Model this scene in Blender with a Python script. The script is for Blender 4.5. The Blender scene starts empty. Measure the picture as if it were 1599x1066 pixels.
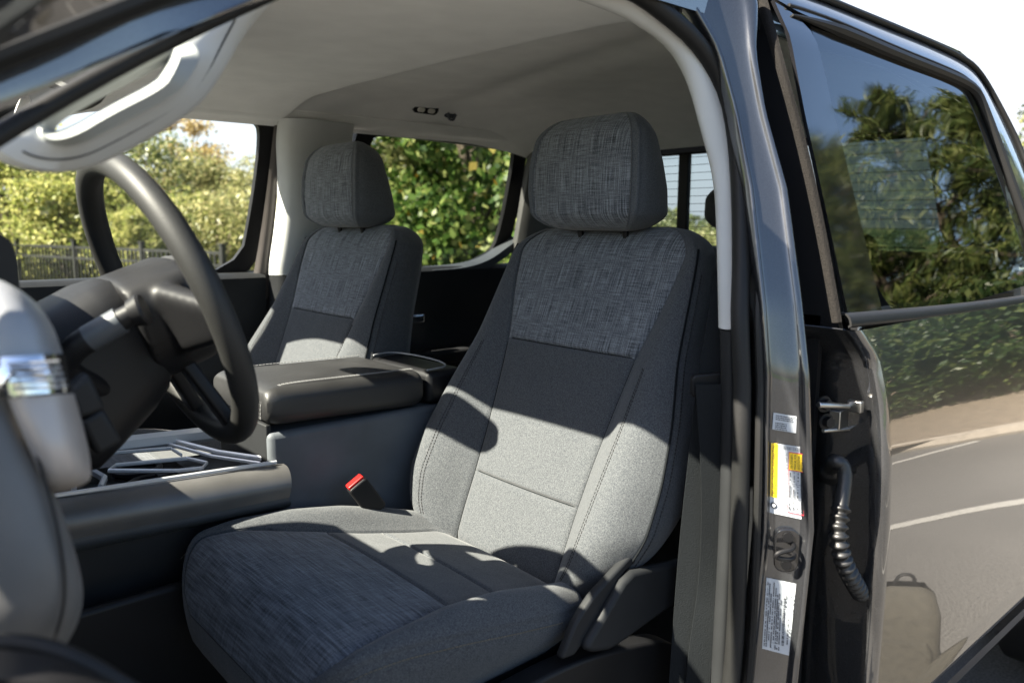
import bpy, bmesh, math, random
import numpy as np
from mathutils import Vector, Matrix
R_ = math.radians
scene = bpy.context.scene
COL = scene.collection

# ------------------------------------------------------------------ camera
CAM = np.array([1.117, 1.486, 1.484])
FPX = 1231.3
_a, _e, _r = np.radians([48.67, 8.525, .302])
CF = np.array([-np.cos(_a)*np.cos(_e), -np.sin(_a)*np.cos(_e), -np.sin(_e)])
CR = np.array([-np.sin(_a), np.cos(_a), 0.0])
CU = np.cross(CR, CF)
CR, CU = np.cos(_r)*CR+np.sin(_r)*CU, -np.sin(_r)*CR+np.cos(_r)*CU
cd = bpy.data.cameras.new("camera")
cam = bpy.data.objects.new("camera", cd)
COL.objects.link(cam)
M = Matrix.Identity(4)
for i in range(3):
    M[i][0], M[i][1], M[i][2], M[i][3] = CR[i], CU[i], -CF[i], CAM[i]
cam.matrix_world = M
cd.sensor_width = 36
cd.lens = FPX/1599*36
cd.clip_start = 0.02
cd.clip_end = 800
cd.dof.use_dof = True
cd.dof.focus_distance = 1.5
cd.dof.aperture_fstop = 4.0
scene.camera = cam

# ------------------------------------------------------------------ light
SUN_EL, SUN_AZ = 44.0, -15.0            # azimuth measured from the truck's nose towards its left side
w = bpy.data.worlds.new("World"); scene.world = w; w.use_nodes = True
nt = w.node_tree
bg = nt.nodes['Background']
sky = nt.nodes.new('ShaderNodeTexSky'); sky.sky_type = 'NISHITA'; sky.sun_disc = False
sky.sun_elevation = R_(SUN_EL); sky.sun_rotation = R_(90-SUN_AZ)
sky.air_density = 1.0; sky.dust_density = 1.5; sky.ozone_density = 1.5
tcw = nt.nodes.new('ShaderNodeTexCoord'); sx = nt.nodes.new('ShaderNodeSeparateXYZ'); nt.links.new(tcw.outputs['Generated'], sx.inputs[0])
def mrange(src, a, b_, c, d):
    m = nt.nodes.new('ShaderNodeMapRange'); m.interpolation_type = 'SMOOTHSTEP'
    for i, v in enumerate((a, b_, c, d)): m.inputs[i+1].default_value = v
    nt.links.new(src, m.inputs[0]); return m.outputs[0]
cl = nt.nodes.new('ShaderNodeTexNoise'); cl.inputs['Scale'].default_value = 2.2; cl.inputs['Detail'].default_value = 5
nt.links.new(tcw.outputs['Generated'], cl.inputs['Vector'])
def mul(a, b_):
    m = nt.nodes.new('ShaderNodeMath'); m.operation = 'MULTIPLY'; nt.links.new(a, m.inputs[0]); nt.links.new(b_, m.inputs[1]); return m.outputs[0]
# a veil of thin cloud low over the passenger side and the rear
veil = mul(mul(mrange(sx.outputs[1], .12, -.22, 0, 1), mrange(sx.outputs[2], .22, .75, 1, 0)), mrange(cl.outputs[0], .3, .6, .75, 1))
cmix = nt.nodes.new('ShaderNodeMix'); cmix.data_type = 'RGBA'; nt.links.new(veil, cmix.inputs[0])
nt.links.new(sky.outputs[0], cmix.inputs[6]); cmix.inputs[7].default_value = (3.3, 3.45, 3.7, 1)
nt.links.new(cmix.outputs[2], bg.inputs[0]); bg.inputs[1].default_value = 0.05
sd = bpy.data.lights.new("sun", 'SUN'); sd.energy = 5.0; sd.angle = R_(0.5); sd.color = (1, .92, .78)
sun = bpy.data.objects.new("sun", sd); COL.objects.link(sun)
sv = Vector((math.cos(R_(SUN_AZ))*math.cos(R_(SUN_EL)), math.sin(R_(SUN_AZ))*math.cos(R_(SUN_EL)), math.sin(R_(SUN_EL))))
sun.rotation_euler = sv.to_track_quat('Z', 'Y').to_euler(); sun.location = (6, -2, 9)
scene.view_settings.view_transform = 'Standard'
scene.view_settings.look = 'None'
scene.view_settings.gamma = 1.0
scene.view_settings.exposure = 2.85
scene.cycles.max_bounces = 12
scene.cycles.diffuse_bounces = 5
scene.cycles.glossy_bounces = 5
scene.cycles.transparent_max_bounces = 24
scene.cycles.transmission_bounces = 8

# ------------------------------------------------------------------ helpers
def ray(u, v): return CF + CR*(u-799.5)/FPX - CU*(v-533)/FPX
def at(u, v, x=None, y=None, z=None, d=None):
    """point of the line of sight through photo pixel (u,v) on a plane of the truck"""
    q = ray(u, v)
    if d is not None: return CAM+q*d
    i, val = (0, x) if x is not None else (1, y) if y is not None else (2, z)
    return CAM+q*((val-CAM[i])/q[i])
def aty(u, v, zs, ys):
    y = .8
    for _ in range(10):
        p = at(u, v, y=y); y = float(np.interp(p[2], zs, ys))
    return p

def nodes(name):
    m = bpy.data.materials.new(name); m.use_nodes = True
    return m, m.node_tree, m.node_tree.nodes['Principled BSDF']
def N(t, kind, **kw):
    n = t.nodes.new(kind)
    for k, v in kw.items():
        if k in n.inputs: n.inputs[k].default_value = v
        else: setattr(n, k, v)
    return n
def ramp(t, stops, interp='LINEAR'):
    r = t.nodes.new('ShaderNodeValToRGB'); cr = r.color_ramp; cr.interpolation = interp
    while len(cr.elements) > 1: cr.elements.remove(cr.elements[-1])
    cr.elements[0].position = stops[0][0]; cr.elements[0].color = (*stops[0][1], 1)
    for p, c in stops[1:]:
        e = cr.elements.new(p); e.color = (*c, 1)
    return r
def mat(name, c, rough=.5, metal=0, var=.15, scale=12, bump=0, bscale=400, spec=.5, coat=0, dist=.001):
    m, t, b = nodes(name)
    b.inputs['Roughness'].default_value = rough; b.inputs['Metallic'].default_value = metal
    b.inputs['Specular IOR Level'].default_value = spec
    b.inputs['Coat Weight'].default_value = coat; b.inputs['Coat Roughness'].default_value = .03
    tc = N(t, 'ShaderNodeTexCoord')
    n = N(t, 'ShaderNodeTexNoise', Scale=scale, Detail=4)
    t.links.new(tc.outputs['Object'], n.inputs['Vector'])
    lo = tuple(x*(1-var) for x in c); hi = tuple(min(1, x*(1+var)) for x in c)
    r = ramp(t, [(.3, lo), (.7, hi)])
    t.links.new(n.outputs[0], r.inputs[0]); t.links.new(r.outputs[0], b.inputs['Base Color'])
    if bump:
        n2 = N(t, 'ShaderNodeTexNoise', Scale=bscale, Detail=2)
        t.links.new(tc.outputs['Object'], n2.inputs['Vector'])
        bp = N(t, 'ShaderNodeBump', Strength=bump, Distance=dist)
        t.links.new(n2.outputs[0], bp.inputs['Height']); t.links.new(bp.outputs[0], b.inputs['Normal'])
        mr = N(t, 'ShaderNodeMapRange'); mr.inputs['To Min'].default_value = max(0, rough-.08); mr.inputs['To Max'].default_value = min(1, rough+.08)
        t.links.new(n.outputs[0], mr.inputs[0]); t.links.new(mr.outputs[0], b.inputs['Roughness'])
    return m
def fabric(name, dark, light, streak=None):
    """heathered cloth; streak = axis the slub yarns of the woven panels run along"""
    m, t, b = nodes(name)
    b.inputs['Roughness'].default_value = .95; b.inputs['Specular IOR Level'].default_value = .15
    b.inputs['Sheen Weight'].default_value = .12; b.inputs['Sheen Roughness'].default_value = .5
    tc = N(t, 'ShaderNodeTexCoord')
    def nz(sc, scale, det=2):
        mp = N(t, 'ShaderNodeMapping'); mp.inputs['Scale'].default_value = sc
        t.links.new(tc.outputs['Object'], mp.inputs[0])
        n = N(t, 'ShaderNodeTexNoise', Scale=scale, Detail=det); t.links.new(mp.outputs[0], n.inputs['Vector'])
        return n.outputs[0]
    def mix(a, bb, f):
        x = N(t, 'ShaderNodeMix'); x.data_type = 'FLOAT'; x.inputs[0].default_value = f
        t.links.new(a, x.inputs[2]); t.links.new(bb, x.inputs[3]); return x.outputs[0]
    fine = nz((1, 1, 1), 850, 1)
    if streak:
        along = {'z': ((0, 1, .03), (0, .05, 1)), 'y': ((1, .03, .5), (.05, 1, 0))}[streak]
        h = mix(mix(nz(along[0], 520, 2), nz(along[1], 540, 2), .40), fine, .25)
        r = ramp(t, [(.38, dark), (.50, tuple((p+q)/2.2 for p, q in zip(dark, light))), (.62, light)])
    else:
        h = mix(fine, nz((1, 1, 1), 420, 2), .4)
        r = ramp(t, [(.34, dark), (.66, light)])
    t.links.new(h, r.inputs[0]); t.links.new(r.outputs[0], b.inputs['Base Color'])
    bp = N(t, 'ShaderNodeBump', Strength=.5, Distance=.0008)
    t.links.new(h, bp.inputs['Height'])
    b2 = N(t, 'ShaderNodeBump', Strength=.35, Distance=.012); t.links.new(nz((1, 1, .7), 11, 3), b2.inputs['Height'])
    t.links.new(b2.outputs[0], bp.inputs['Normal']); t.links.new(bp.outputs[0], b.inputs['Normal'])
    return m
def paint(name, c, coat=1, metal=.8):
    m, t, b = nodes(name)
    tc = N(t, 'ShaderNodeTexCoord')
    vo = N(t, 'ShaderNodeTexVoronoi', Scale=900); t.links.new(tc.outputs['Object'], vo.inputs['Vector'])
    r = ramp(t, [(0, tuple(x*.75 for x in c)), (1, tuple(x*1.3 for x in c))])
    t.links.new(vo.outputs['Color'], r.inputs[0]); t.links.new(r.outputs[0], b.inputs['Base Color'])
    b.inputs['Metallic'].default_value = metal; b.inputs['Roughness'].default_value = .34
    b.inputs['Coat Weight'].default_value = coat; b.inputs['Coat Roughness'].default_value = .012
    b.inputs['Coat IOR'].default_value = 2.05
    nb = N(t, 'ShaderNodeTexNoise', Scale=3.0, Detail=1); t.links.new(tc.outputs['Object'], nb.inputs['Vector'])
    bp = N(t, 'ShaderNodeBump', Strength=.03, Distance=.01); t.links.new(nb.outputs[0], bp.inputs['Height'])
    vb = N(t, 'ShaderNodeBump', Strength=.12, Distance=.0005); t.links.new(vo.outputs['Color'], vb.inputs['Height'])
    t.links.new(vb.outputs[0], b.inputs['Normal']); t.links.new(bp.outputs[0], b.inputs['Coat Normal'])
    return m
def glass(name, tint, ior=1.5, wav=0):
    m = bpy.data.materials.new(name); m.use_nodes = True; t = m.node_tree; t.nodes.clear()
    o = N(t, 'ShaderNodeOutputMaterial'); tr = N(t, 'ShaderNodeBsdfTransparent'); tr.inputs[0].default_value = (*tint, 1)
    g = N(t, 'ShaderNodeBsdfGlossy', Roughness=0.0); f = N(t, 'ShaderNodeFresnel'); gb = N(t, 'ShaderNodeNewGeometry'); ib = N(t, 'ShaderNodeMapRange')
    ib.inputs['To Min'].default_value = ior; ib.inputs['To Max'].default_value = 1/ior      # same reflection from either side of the thin pane
    t.links.new(gb.outputs['Backfacing'], ib.inputs[0]); t.links.new(ib.outputs[0], f.inputs[0])
    mx = N(t, 'ShaderNodeMixShader')
    if wav:
        tc = N(t, 'ShaderNodeTexCoord'); mp = N(t, 'ShaderNodeMapping'); mp.inputs['Scale'].default_value = (.25, 1, 1)
        nb = N(t, 'ShaderNodeTexNoise', Scale=14, Detail=1)
        bp = N(t, 'ShaderNodeBump', Strength=wav, Distance=.01)
        t.links.new(tc.outputs['Object'], mp.inputs[0]); t.links.new(mp.outputs[0], nb.inputs['Vector'])
        t.links.new(nb.outputs[0], bp.inputs['Height']); t.links.new(bp.outputs[0], g.inputs['Normal'])
    t.links.new(f.outputs[0], mx.inputs[0]); t.links.new(tr.outputs[0], mx.inputs[1]); t.links.new(g.outputs[0], mx.inputs[2])
    t.links.new(mx.outputs[0], o.inputs[0]); return m

def obj(name, V, F, m, parent=None, smooth=True, mi=None, sharp=40, label=None, solid=0, off=-1, bevel=0):
    me = bpy.data.meshes.new(name)
    me.from_pydata([tuple(map(float, p)) for p in V], [], [tuple(int(i) for i in f) for f in F])
    bm = bmesh.new(); bm.from_mesh(me); bmesh.ops.recalc_face_normals(bm, faces=bm.faces); bm.to_mesh(me); bm.free()
    for mm in (m if isinstance(m, (list, tuple)) else [m]): me.materials.append(mm)
    if mi is not None: me.polygons.foreach_set('material_index', mi)
    if smooth:
        me.shade_smooth()
        if sharp: me.set_sharp_from_angle(angle=R_(sharp))
    o = bpy.data.objects.new(name, me); COL.objects.link(o)
    if parent: o.parent = parent
    if label: o['label'] = label
    if solid:
        s = o.modifiers.new('solid', 'SOLIDIFY'); s.thickness = solid; s.offset = off
        if smooth: e = o.modifiers.new('split', 'EDGE_SPLIT'); e.split_angle = R_(sharp or 60)
    if bevel:
        b = o.modifiers.new('bevel', 'BEVEL'); b.width = bevel; b.segments = 3; b.limit_method = 'ANGLE'; b.angle_limit = R_(35)
    return o
def thing(name, label, cat, loc=(0, 0, 0), group=None):
    o = bpy.data.objects.new(name, None); COL.objects.link(o); o.location = loc; o['label'] = label; o['category'] = cat
    if group: o['group'] = group
    return o
class MB:
    def __init__(s): s.V = []; s.F = []; s.mi = []; s.k = 0
    def add(s, V, F):
        n = len(s.V); s.V += [tuple(p) for p in V]; s.F += [tuple(i+n for i in f) for f in F]; s.mi += [s.k]*len(F); return s
    def box(s, c, d, rot=None):
        c = np.array(c, float); h = np.array(d, float)/2
        P = [np.array((i, j, k))*h for i in (-1, 1) for j in (-1, 1) for k in (-1, 1)]
        if rot is not None: P = [np.array(rot) @ p for p in P]
        return s.add([c+p for p in P], [(0, 1, 3, 2), (4, 6, 7, 5), (0, 4, 5, 1), (2, 3, 7, 6), (0, 2, 6, 4), (1, 5, 7, 3)])
    def tube(s, *a, **k): return s.add(*tube(*a, **k))
    def obj(s, name, m, parent=None, **k): return obj(name, s.V, s.F, m, parent, mi=s.mi if isinstance(m, (list, tuple)) else None, **k)
def rotm(axis, deg):
    return np.array(Matrix.Rotation(R_(deg), 3, axis))
def resample(P, n):
    P = np.asarray(P, float); d = np.r_[0, np.cumsum(np.linalg.norm(np.diff(P, axis=0), axis=1))]
    t = np.linspace(0, d[-1], n); return np.array([np.interp(t, d, P[:, i]) for i in range(P.shape[1])]).T
def smooth(P, n=None, it=3):
    """corner cut an open curve"""
    P = np.asarray(P, float)
    for _ in range(it):
        Q = [P[0]]
        for a, b in zip(P[:-1], P[1:]): Q += [a*.75+b*.25, a*.25+b*.75]
        Q.append(P[-1]); P = np.array(Q)
    return resample(P, n) if n else P
def smooth_loop(P, it=2, r=.25):
    P = np.asarray(P, float)
    for _ in range(it):
        Q = []
        for i in range(len(P)):
            a, b = P[i], P[(i+1) % len(P)]; Q += [a*(1-r)+b*r, a*r+b*(1-r)]
        P = np.array(Q)
    return P
def tube(path, r, n=10, closed=False, r2=None, up=None, cap=True):
    P = np.asarray(path, float); m = len(P); V = []; F = []
    rr = np.full(m, r) if np.isscalar(r) else np.asarray(r); rb = rr if r2 is None else (np.full(m, r2) if np.isscalar(r2) else np.asarray(r2))
    T = np.roll(P, -1, 0)-np.roll(P, 1, 0) if closed else np.gradient(P, axis=0)
    T /= np.linalg.norm(T, axis=1)[:, None]
    u = np.array(up if up is not None else (0, 0, 1.0) if abs(T[0][2]) < .9 else (0, 1.0, 0))
    for i in range(m):
        u2 = u-T[i]*(u @ T[i]); u2 /= np.linalg.norm(u2)+1e-9; w_ = np.cross(T[i], u2)
        if up is None: u = u2
        for k in range(n):
            a = 2*math.pi*k/n; V.append(P[i]+u2*rr[i]*math.cos(a)+w_*rb[i]*math.sin(a))
    for i in range(m if closed else m-1):
        for k in range(n):
            j = (i+1) % m; F.append((i*n+k, i*n+(k+1) % n, j*n+(k+1) % n, j*n+k))
    if not closed and cap: F += [tuple(range(n))[::-1], tuple((m-1)*n+k for k in range(n))]
    return V, F
def grid(rows):
    n = len(rows[0]); V = [p for r in rows for p in r]; F = []
    for i in range(len(rows)-1):
        for j in range(n-1): F.append((i*n+j, i*n+j+1, (i+1)*n+j+1, (i+1)*n+j))
    return V, F
def loft(loops, cap=True):
    n = len(loops[0]); V = [p for l in loops for p in l]; F = []
    for i in range(len(loops)-1):
        for j in range(n): F.append((i*n+j, i*n+(j+1) % n, (i+1)*n+(j+1) % n, (i+1)*n+j))
    if cap: F += [tuple(range(n))[::-1], tuple((len(loops)-1)*n+j for j in range(n))]
    return V, F
def ruled(curves, n=40, sub=1):
    """surface through open curves; each resampled to n points"""
    C_ = [smooth(c, n, 2) for c in curves]
    rows = []
    for j in range(n):
        rows.append(smooth([c[j] for c in C_], None, 2) if sub else [c[j] for c in C_])
    return grid(rows)
def rrect(w_, h, r, n=5):
    P = []
    for cx, cy, a0 in ((w_/2-r, h/2-r, 0), (-w_/2+r, h/2-r, 90), (-w_/2+r, -h/2+r, 180), (w_/2-r, -h/2+r, 270)):
        for k in range(n+1):
            a = R_(a0+90*k/n); P.append((cx+r*math.cos(a), cy+r*math.sin(a)))
    return np.array(P)
def prism(poly, f, d0, d1):
    """2-D polygon -> solid; f(a, b, depth) gives the point"""
    n = len(poly); V = [f(a, b, d0) for a, b in poly]+[f(a, b, d1) for a, b in poly]
    F = [tuple(range(n))[::-1], tuple(range(n, 2*n))]+[(i, (i+1) % n, n+(i+1) % n, n+i) for i in range(n)]
    return V, F
def text(name, s, size, o, ex, ey, m, parent, squeeze=1):
    """flat lettering on a surface; o origin, ex reading direction, ey letter-up direction"""
    c = bpy.data.curves.new(name, 'FONT'); c.body = s; c.size = size; c.resolution_u = 2
    t = bpy.data.objects.new(name, c); COL.objects.link(t)
    dg = bpy.context.evaluated_depsgraph_get(); me = bpy.data.meshes.new_from_object(t.evaluated_get(dg))
    COL.objects.unlink(t); bpy.data.objects.remove(t)
    V = [np.array(o)+ex*v.co.x*squeeze+ey*v.co.y for v in me.vertices]; F = [tuple(p.vertices) for p in me.polygons]
    return V, F

# ------------------------------------------------------------------ materials
PAINT = paint('metallic_grey_paint', (.046, .047, .050))
SHADE_PAINT = paint('shaded_body_paint', (.024, .025, .028), coat=.6, metal=.5)  # body paint again, with the pillar's shade darkened into its colour
CLOTH = fabric('charcoal_cloth', (.020, .024, .029), (.084, .087, .091))
CLOTH_HR = fabric('headrest_cloth', (.030, .035, .041), (.105, .111, .119))
WOVEN = fabric('slub_weave', (.024, .027, .031), (.20, .212, .23), 'z')
WOVEN_SEAT = fabric('slub_weave_seat', (.018, .021, .026), (.14, .153, .175), 'y')
THREAD = mat('thread', (.008, .008, .009), .9)
THREAD_TAN = mat('tan_thread', (.10, .085, .06), .9)
SEAM = mat('seam_shadow_cord', (.007, .008, .009), .95, spec=.1)
THREAD_PALE = mat('pale_thread', (.16, .16, .16), .9)
BLACK = mat('black_plastic', (.006, .006, .0068), .5, spec=.25, bump=.25, bscale=700, dist=.0004)
DARK = mat('dark_grain_plastic', (.014, .0148, .016), .55, spec=.2, bump=.3, bscale=700, dist=.0005)
GREYP = mat('slate_plastic', (.045, .051, .059), .5, bump=.25, bscale=800, dist=.0004)
MIDG = mat('mid_grey_plastic', (.09, .09, .09), .55, bump=.25, bscale=800, dist=.0004)
LIGHTG = mat('light_grey_trim', (.44, .445, .435), .6, spec=.3, bump=.2, bscale=600, dist=.0004, var=.04)
HANDLE = mat('handle_grey', (.25, .26, .25), .5, var=.03)
LINER = mat('headliner_cloth', (.74, .735, .71), .95, bump=.4, bscale=900, dist=.0006, spec=.1, var=.05)
LEATHER = mat('black_leather', (.013, .013, .0135), .5, bump=.35, bscale=420, dist=.0006)
RIM = mat('rim_leather', (.017, .017, .0165), .55, spec=.3, bump=.35, bscale=600, dist=.0005)
RUBBER = mat('seal_rubber', (.012, .012, .012), .5, spec=.2, bump=.2, bscale=300)
BOOT = mat('boot_rubber', (.012, .012, .012), .42)
SPONGE = mat('sponge_rubber', (.008, .007, .0062), .95, spec=.2, var=.7, scale=500, bump=.8, bscale=450, dist=.002)
GLOSSB = mat('gloss_black', (.008, .008, .009), .06, coat=.6)
SATIN = mat('satin_silver', (.23, .24, .255), .42, .25, var=.05)
CHROME = mat('chrome', (.75, .76, .78), .06, 1, var=.03)
STEEL = mat('bare_steel', (.4, .39, .37), .3, 1)
RED = mat('red_button', (.36, .008, .007), .35)
WHITE = mat('sticker_white', (.38, .40, .42), .35, var=.03)
YELLOW = mat('sticker_yellow', (.85, .55, .01), .35, var=.03)
INK = mat('ink', (.015, .015, .02), .6)
REDINK = mat('red_ink', (.5, .03, .05), .6)
CARPET = mat('carpet', (.008, .008, .009), 1, bump=.8, bscale=500, dist=.002)
BELT = mat('belt_webbing', (.011, .0125, .014), .8, spec=.1, var=.1, scale=300, bump=.6, bscale=500, dist=.001)
CLEAR = glass('clear_glass', (.93, .96, .94))
TINT = glass('privacy_glass', (.46, .48, .46))
DTINT = glass('dark_privacy_glass', (.10, .125, .12), ior=2.3, wav=.06)
REARG = glass('rear_glass', (.42, .48, .50))
LENS = mat('lamp_lens', (.6, .58, .52), .1)

# ------------------------------------------------------------------ truck
truck = thing('pickup_truck', 'dark metallic grey crew cab pickup truck seen through its open front doorway, cloth seats inside', 'pickup truck')
T = truck
ZI = [.6, 1.0, 1.32, 1.75, 1.85]; YI = [.83, .82, .80, .70, .66]            # inner trim face
ZG = [1.0, 1.33, 1.78, 1.86]; YG = [.97, .93, .79, .745]                     # outer greenhouse face
dz_ = np.polyfit([.5, .75, .94, 1.04, 1.15, 1.2, 1.28, 1.335], [.985, .99, .989, .986, .977, .970, .954, .938], 4)
ydoor = lambda z: float(np.polyval(dz_, z))
yglass = lambda z: float(np.interp(z, ZG, YG))
yin = lambda z: float(np.interp(z, ZI, YI))

# --- door pillar between the front and rear doors
mL = [(1.86, .16, .70), (1.814, .105, .723), (1.745, .062, .750), (1.656, .048, .776), (1.538, .055, .812), (1.371, .077, .856), (1.265, .079, .870), (1.027, .080, .879), (.794, .10, .88), (.60, .14, .88)]
mR = [(1.86, -.02, .76), (1.814, -.01, .775), (1.745, .005, .785), (1.656, .004, .806), (1.538, -.002, .846), (1.371, .015, .890), (1.265, .024, .914), (1.027, .024, .937), (.794, .06, .945), (.60, .10, .945)]
zz = np.linspace(1.86, .60, 60)
def pint(tab, z):
    t = sorted(tab); a = np.array(t); return np.interp(z, a[:, 0], a[:, 1]), np.interp(z, a[:, 0], a[:, 2])
loops = []
for z in zz:
    lx, ly = pint(mL, z); rx, ry = pint(mR, z)
    n_ = np.array([ly*0+ (ry-ly), lx-rx]); n_ /= np.linalg.norm(n_)
    L = np.array((lx, ly)); Rr = np.array((rx, ry)); d = Rr-L
    prof = [L+(-.045, -.055), L+(-.014, -.022), L+n_*.002, L+d*.10+n_*.006, L+d*.16-n_*.004, L+d*.3-n_*.005, L+d*.78-n_*.005, L+d*.86+n_*.003, Rr+n_*.002, Rr+(-.012, -.010), Rr+(-.022, -.05), Rr+(-.11, -.06), (rx-.12, ly-.04), (lx-.05, ly-.07)]
    sl = smooth_loop(prof, 2)
    loops.append([(p[0], p[1], z) for p in sl])
pillar = obj('door_pillar', *loft(loops), SHADE_PAINT, T, label='metallic grey pillar of the doorway carrying three stickers')

# --- light pillar trim (both sides), dark lower trim
tL = [(1.84, .30), (1.805, .20), (1.783, .16), (1.755, .105), (1.708, .085), (1.622, .075), (1.553, .07), (1.459, .075), (1.329, .088), (1.2, .092), (1.039, .094), (.77, .112), (.62, .12)]
tLa = np.array(sorted(tL))
def trim_loops(z0, z1, side, n=26, extra=0):
    lo = []; xb_ = .14 if side > 0 else .22
    for z in np.linspace(z0, z1, n):
        x = float(np.interp(z, tLa[:, 0], tLa[:, 1])); y = yin(z)
        if side < 0: x = min(x, .085)
        prof = ([(x-.012, y+.05), (x-.002, y+.030), (x, y+.005), (x-.012, y-.012)] if side > 0 else [(x-.005, y+.05), (x+.003, y+.032), (x+.001, y+.012), (x-.020, y-.022)])+[(x-.10, y-.016 if side > 0 else y-.028), (x-xb_, y-.012), (x-xb_-.015, y+.02), (x-xb_, y+.05)]
        lo.append([(p[0], side*(p[1]+extra), z) for p in smooth_loop(prof, 2)])
    return lo
obj('pillar_trim', *loft(trim_loops(1.325, 1.775, -1, extra=-.020)), LIGHTG, T)
obj('lower_pillar_trim', *loft(trim_loops(.62, 1.322, -1, extra=-.028)), DARK, T)
def near_trim(name, Lp, Rp, m):
    """near-side pillar trim: front edge rounded over to the inner face, running on along the roof rail"""
    L = smooth([aty(u, v, ZI, np.array(YI)-.002) for u, v in Lp], 60, 2); Rr = smooth([aty(u, v, ZI, np.array(YI)+.020) for u, v in Rp], 60, 2)
    k = np.clip((L[:, 2:3]-1.70)/.09, 0, 1)
    bk_ = L+np.array((-.13, -.004, 0))*(1-k)+np.array((.0, -.035, .03))*k
    b1_ = L+np.array((-.012, -.008, 0))*(1-k)+np.array((0, -.010, .004))*k
    r1_ = Rr+np.array((-.02, .002, 0)); mid_ = (L+Rr)/2+np.array((.004, 0, -.002)); rows_ = []
    for j in range(60): rows_.append(smooth([bk_[j], b1_[j], L[j], mid_[j], Rr[j], r1_[j]], None, 2))
    return obj(name, *grid(rows_), m, T, solid=.003, off=-1)
near_trim('pillar_trim', [(800, -36), (880, -10), (930, 6), (986, 28), (1047, 70), (1075, 122), (1099, 211), (1118, 281), (1122, 375), (1125, 512)], [(860, -44), (945, -12), (985, 2), (1010, 14), (1066, 56), (1103, 131), (1136, 234), (1146, 328), (1148, 422), (1146, 514)], LIGHTG)
near_trim('lower_pillar_trim', [(1124, 514), (1126, 660), (1124, 800), (1108, 1100)], [(1145, 516), (1145, 660), (1142, 800), (1128, 1100)], DARK)

# --- weather seals of the doorway
sealP = [(1.25, .86, 1.36), (1.005, .795, 1.552), (.80, .765, 1.684), (.62, .735, 1.775), (.40, .715, 1.812), (.20, .708, 1.815)]
sealP += [aty(u, v, [.6, 1.0, 1.33, 1.78, 1.86], [.865, .865, .84, .725, .69]) for u, v in ((1040, 18), (1092, 62), (1126, 112), (1149, 170), (1160, 260), (1164, 400), (1160, 515), (1156, 800), (1146, 1060))]
sealP += [(.16, .87, .62), (.30, .875, .605), (.9, .875, .60)]
sp = smooth(sealP, 120, 3); sp[:, 0] += .010*np.clip((sp[:, 2]-1.25)/.1, 0, 1)*(sp[:, 0] < .3)
obj('door_seal', *tube(sp, .0135-.006*np.clip((sp[:, 0]-.35)/.3, 0, 1)*(sp[:, 2] > 1.2), 12, up=(0, 1, 0)), RUBBER, T)
sp2 = sp[(sp[:, 2] < 1.60) & (sp[:, 0] < .30)]+np.array((-.016, .020, 0))
obj('door_seal', *tube(sp2, .006, 8, up=(0, 1, 0)), RUBBER, T)

# --- rear door
door_pts = [(-.10, 1.335), (-.10, 1.0), (-.10, .55)]
zs = np.linspace(1.325, .56, 46)
rows = []
for z in zs:
    yo = ydoor(z)+(.006*math.exp(-((z-.655)/.012)**2))-max(0, .65-z)*.35
    xf = float(np.interp(z, [.6, .75, .94, 1.1, 1.2, 1.28, 1.33], [-.108, -.106, -.108, -.114, -.116, -.107, -.060]))
    row = [(xf+.004, yo-.135, z), (xf+.006, yo-.06, z), (xf+.008, yo-.03, z), (xf+.010, yo-.016, z), (xf+.008, yo-.006, z), (xf+.002, yo-.0015, z), (xf-.006, yo, z), (xf-.012, yo, z)]
    row += [(x, yo+.0006*math.sin((x+.1)*3), z) for x in np.linspace(xf-.03, -1.08, 24)]
    rows.append(row)
rdoor = obj('rear_door', *grid(rows), PAINT, T, sharp=60, solid=.002, label='closed metallic grey rear door mirroring the car park')
def gp(x, z, o=0): return (x, yglass(z)+o, z)
def panel(name, poly, o, thick, m, parent, n=0, **k):
    """polygon in (x,z) laid on the greenhouse face, cut into thin z bands so that it follows the tumblehome"""
    P = np.array(poly); zs_ = np.linspace(P[:, 1].min(), P[:, 1].max(), 26); rows_ = []
    for z in zs_:
        xs = []
        for (x0, z0), (x1, z1) in zip(P, np.roll(P, -1, 0)):
            if (z0 <= z <= z1) or (z1 <= z <= z0):
                if abs(z1-z0) > 1e-6: xs.append(x0+(x1-x0)*(z-z0)/(z1-z0))
                else: xs += [x0, x1]
        rows_.append([gp(x, z, o) for x in np.linspace(max(xs), min(xs), 14)])
    return obj(name, *grid(rows_), m, parent, solid=thick, **k)
# gloss applique ahead of the division line
panel('pillar_cover', [(-.062, 1.338), (-.068, 1.50), (-.072, 1.66), (-.088, 1.845), (-.170, 1.815), (-.178, 1.338)], 0, .006, GLOSSB, rdoor)
gl = smooth_loop([(-.180, 1.336), (-.172, 1.826), (-.30, 1.826), (-.50, 1.811), (-.76, 1.802), (-.88, 1.790), (-.945, 1.65), (-1.005, 1.47), (-1.02, 1.40), (-.99, 1.337), (-.6, 1.336)], 1, .12)
panel('window', gl, -.004, 0, DTINT, rdoor, label='dark tinted rear door window mirroring pine trees')
top = [(-.125, 1.824), (-.17, 1.826), (-.30, 1.826), (-.50, 1.814), (-.76, 1.806), (-.87, 1.797), (-.905, 1.765), (-.945, 1.66), (-1.0, 1.49), (-1.02, 1.41), (-1.0, 1.35), (-.97, 1.335)]
tp = np.array([gp(x, z, .002) for x, z in smooth(top, 70, 2)])
obj('window_moulding', *tube(tp, np.interp(np.arange(70), [0, 9, 70], [.002, .011, .011]), 8, up=(0, 1, 0)), RUBBER, rdoor)
tp3 = np.array([gp(x, z+.017, .004) for x, z in smooth(top[:9], 70, 2)]) + np.array([(-.012*max(0, i-38)/32, 0, 0) for i in range(70)])
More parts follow.
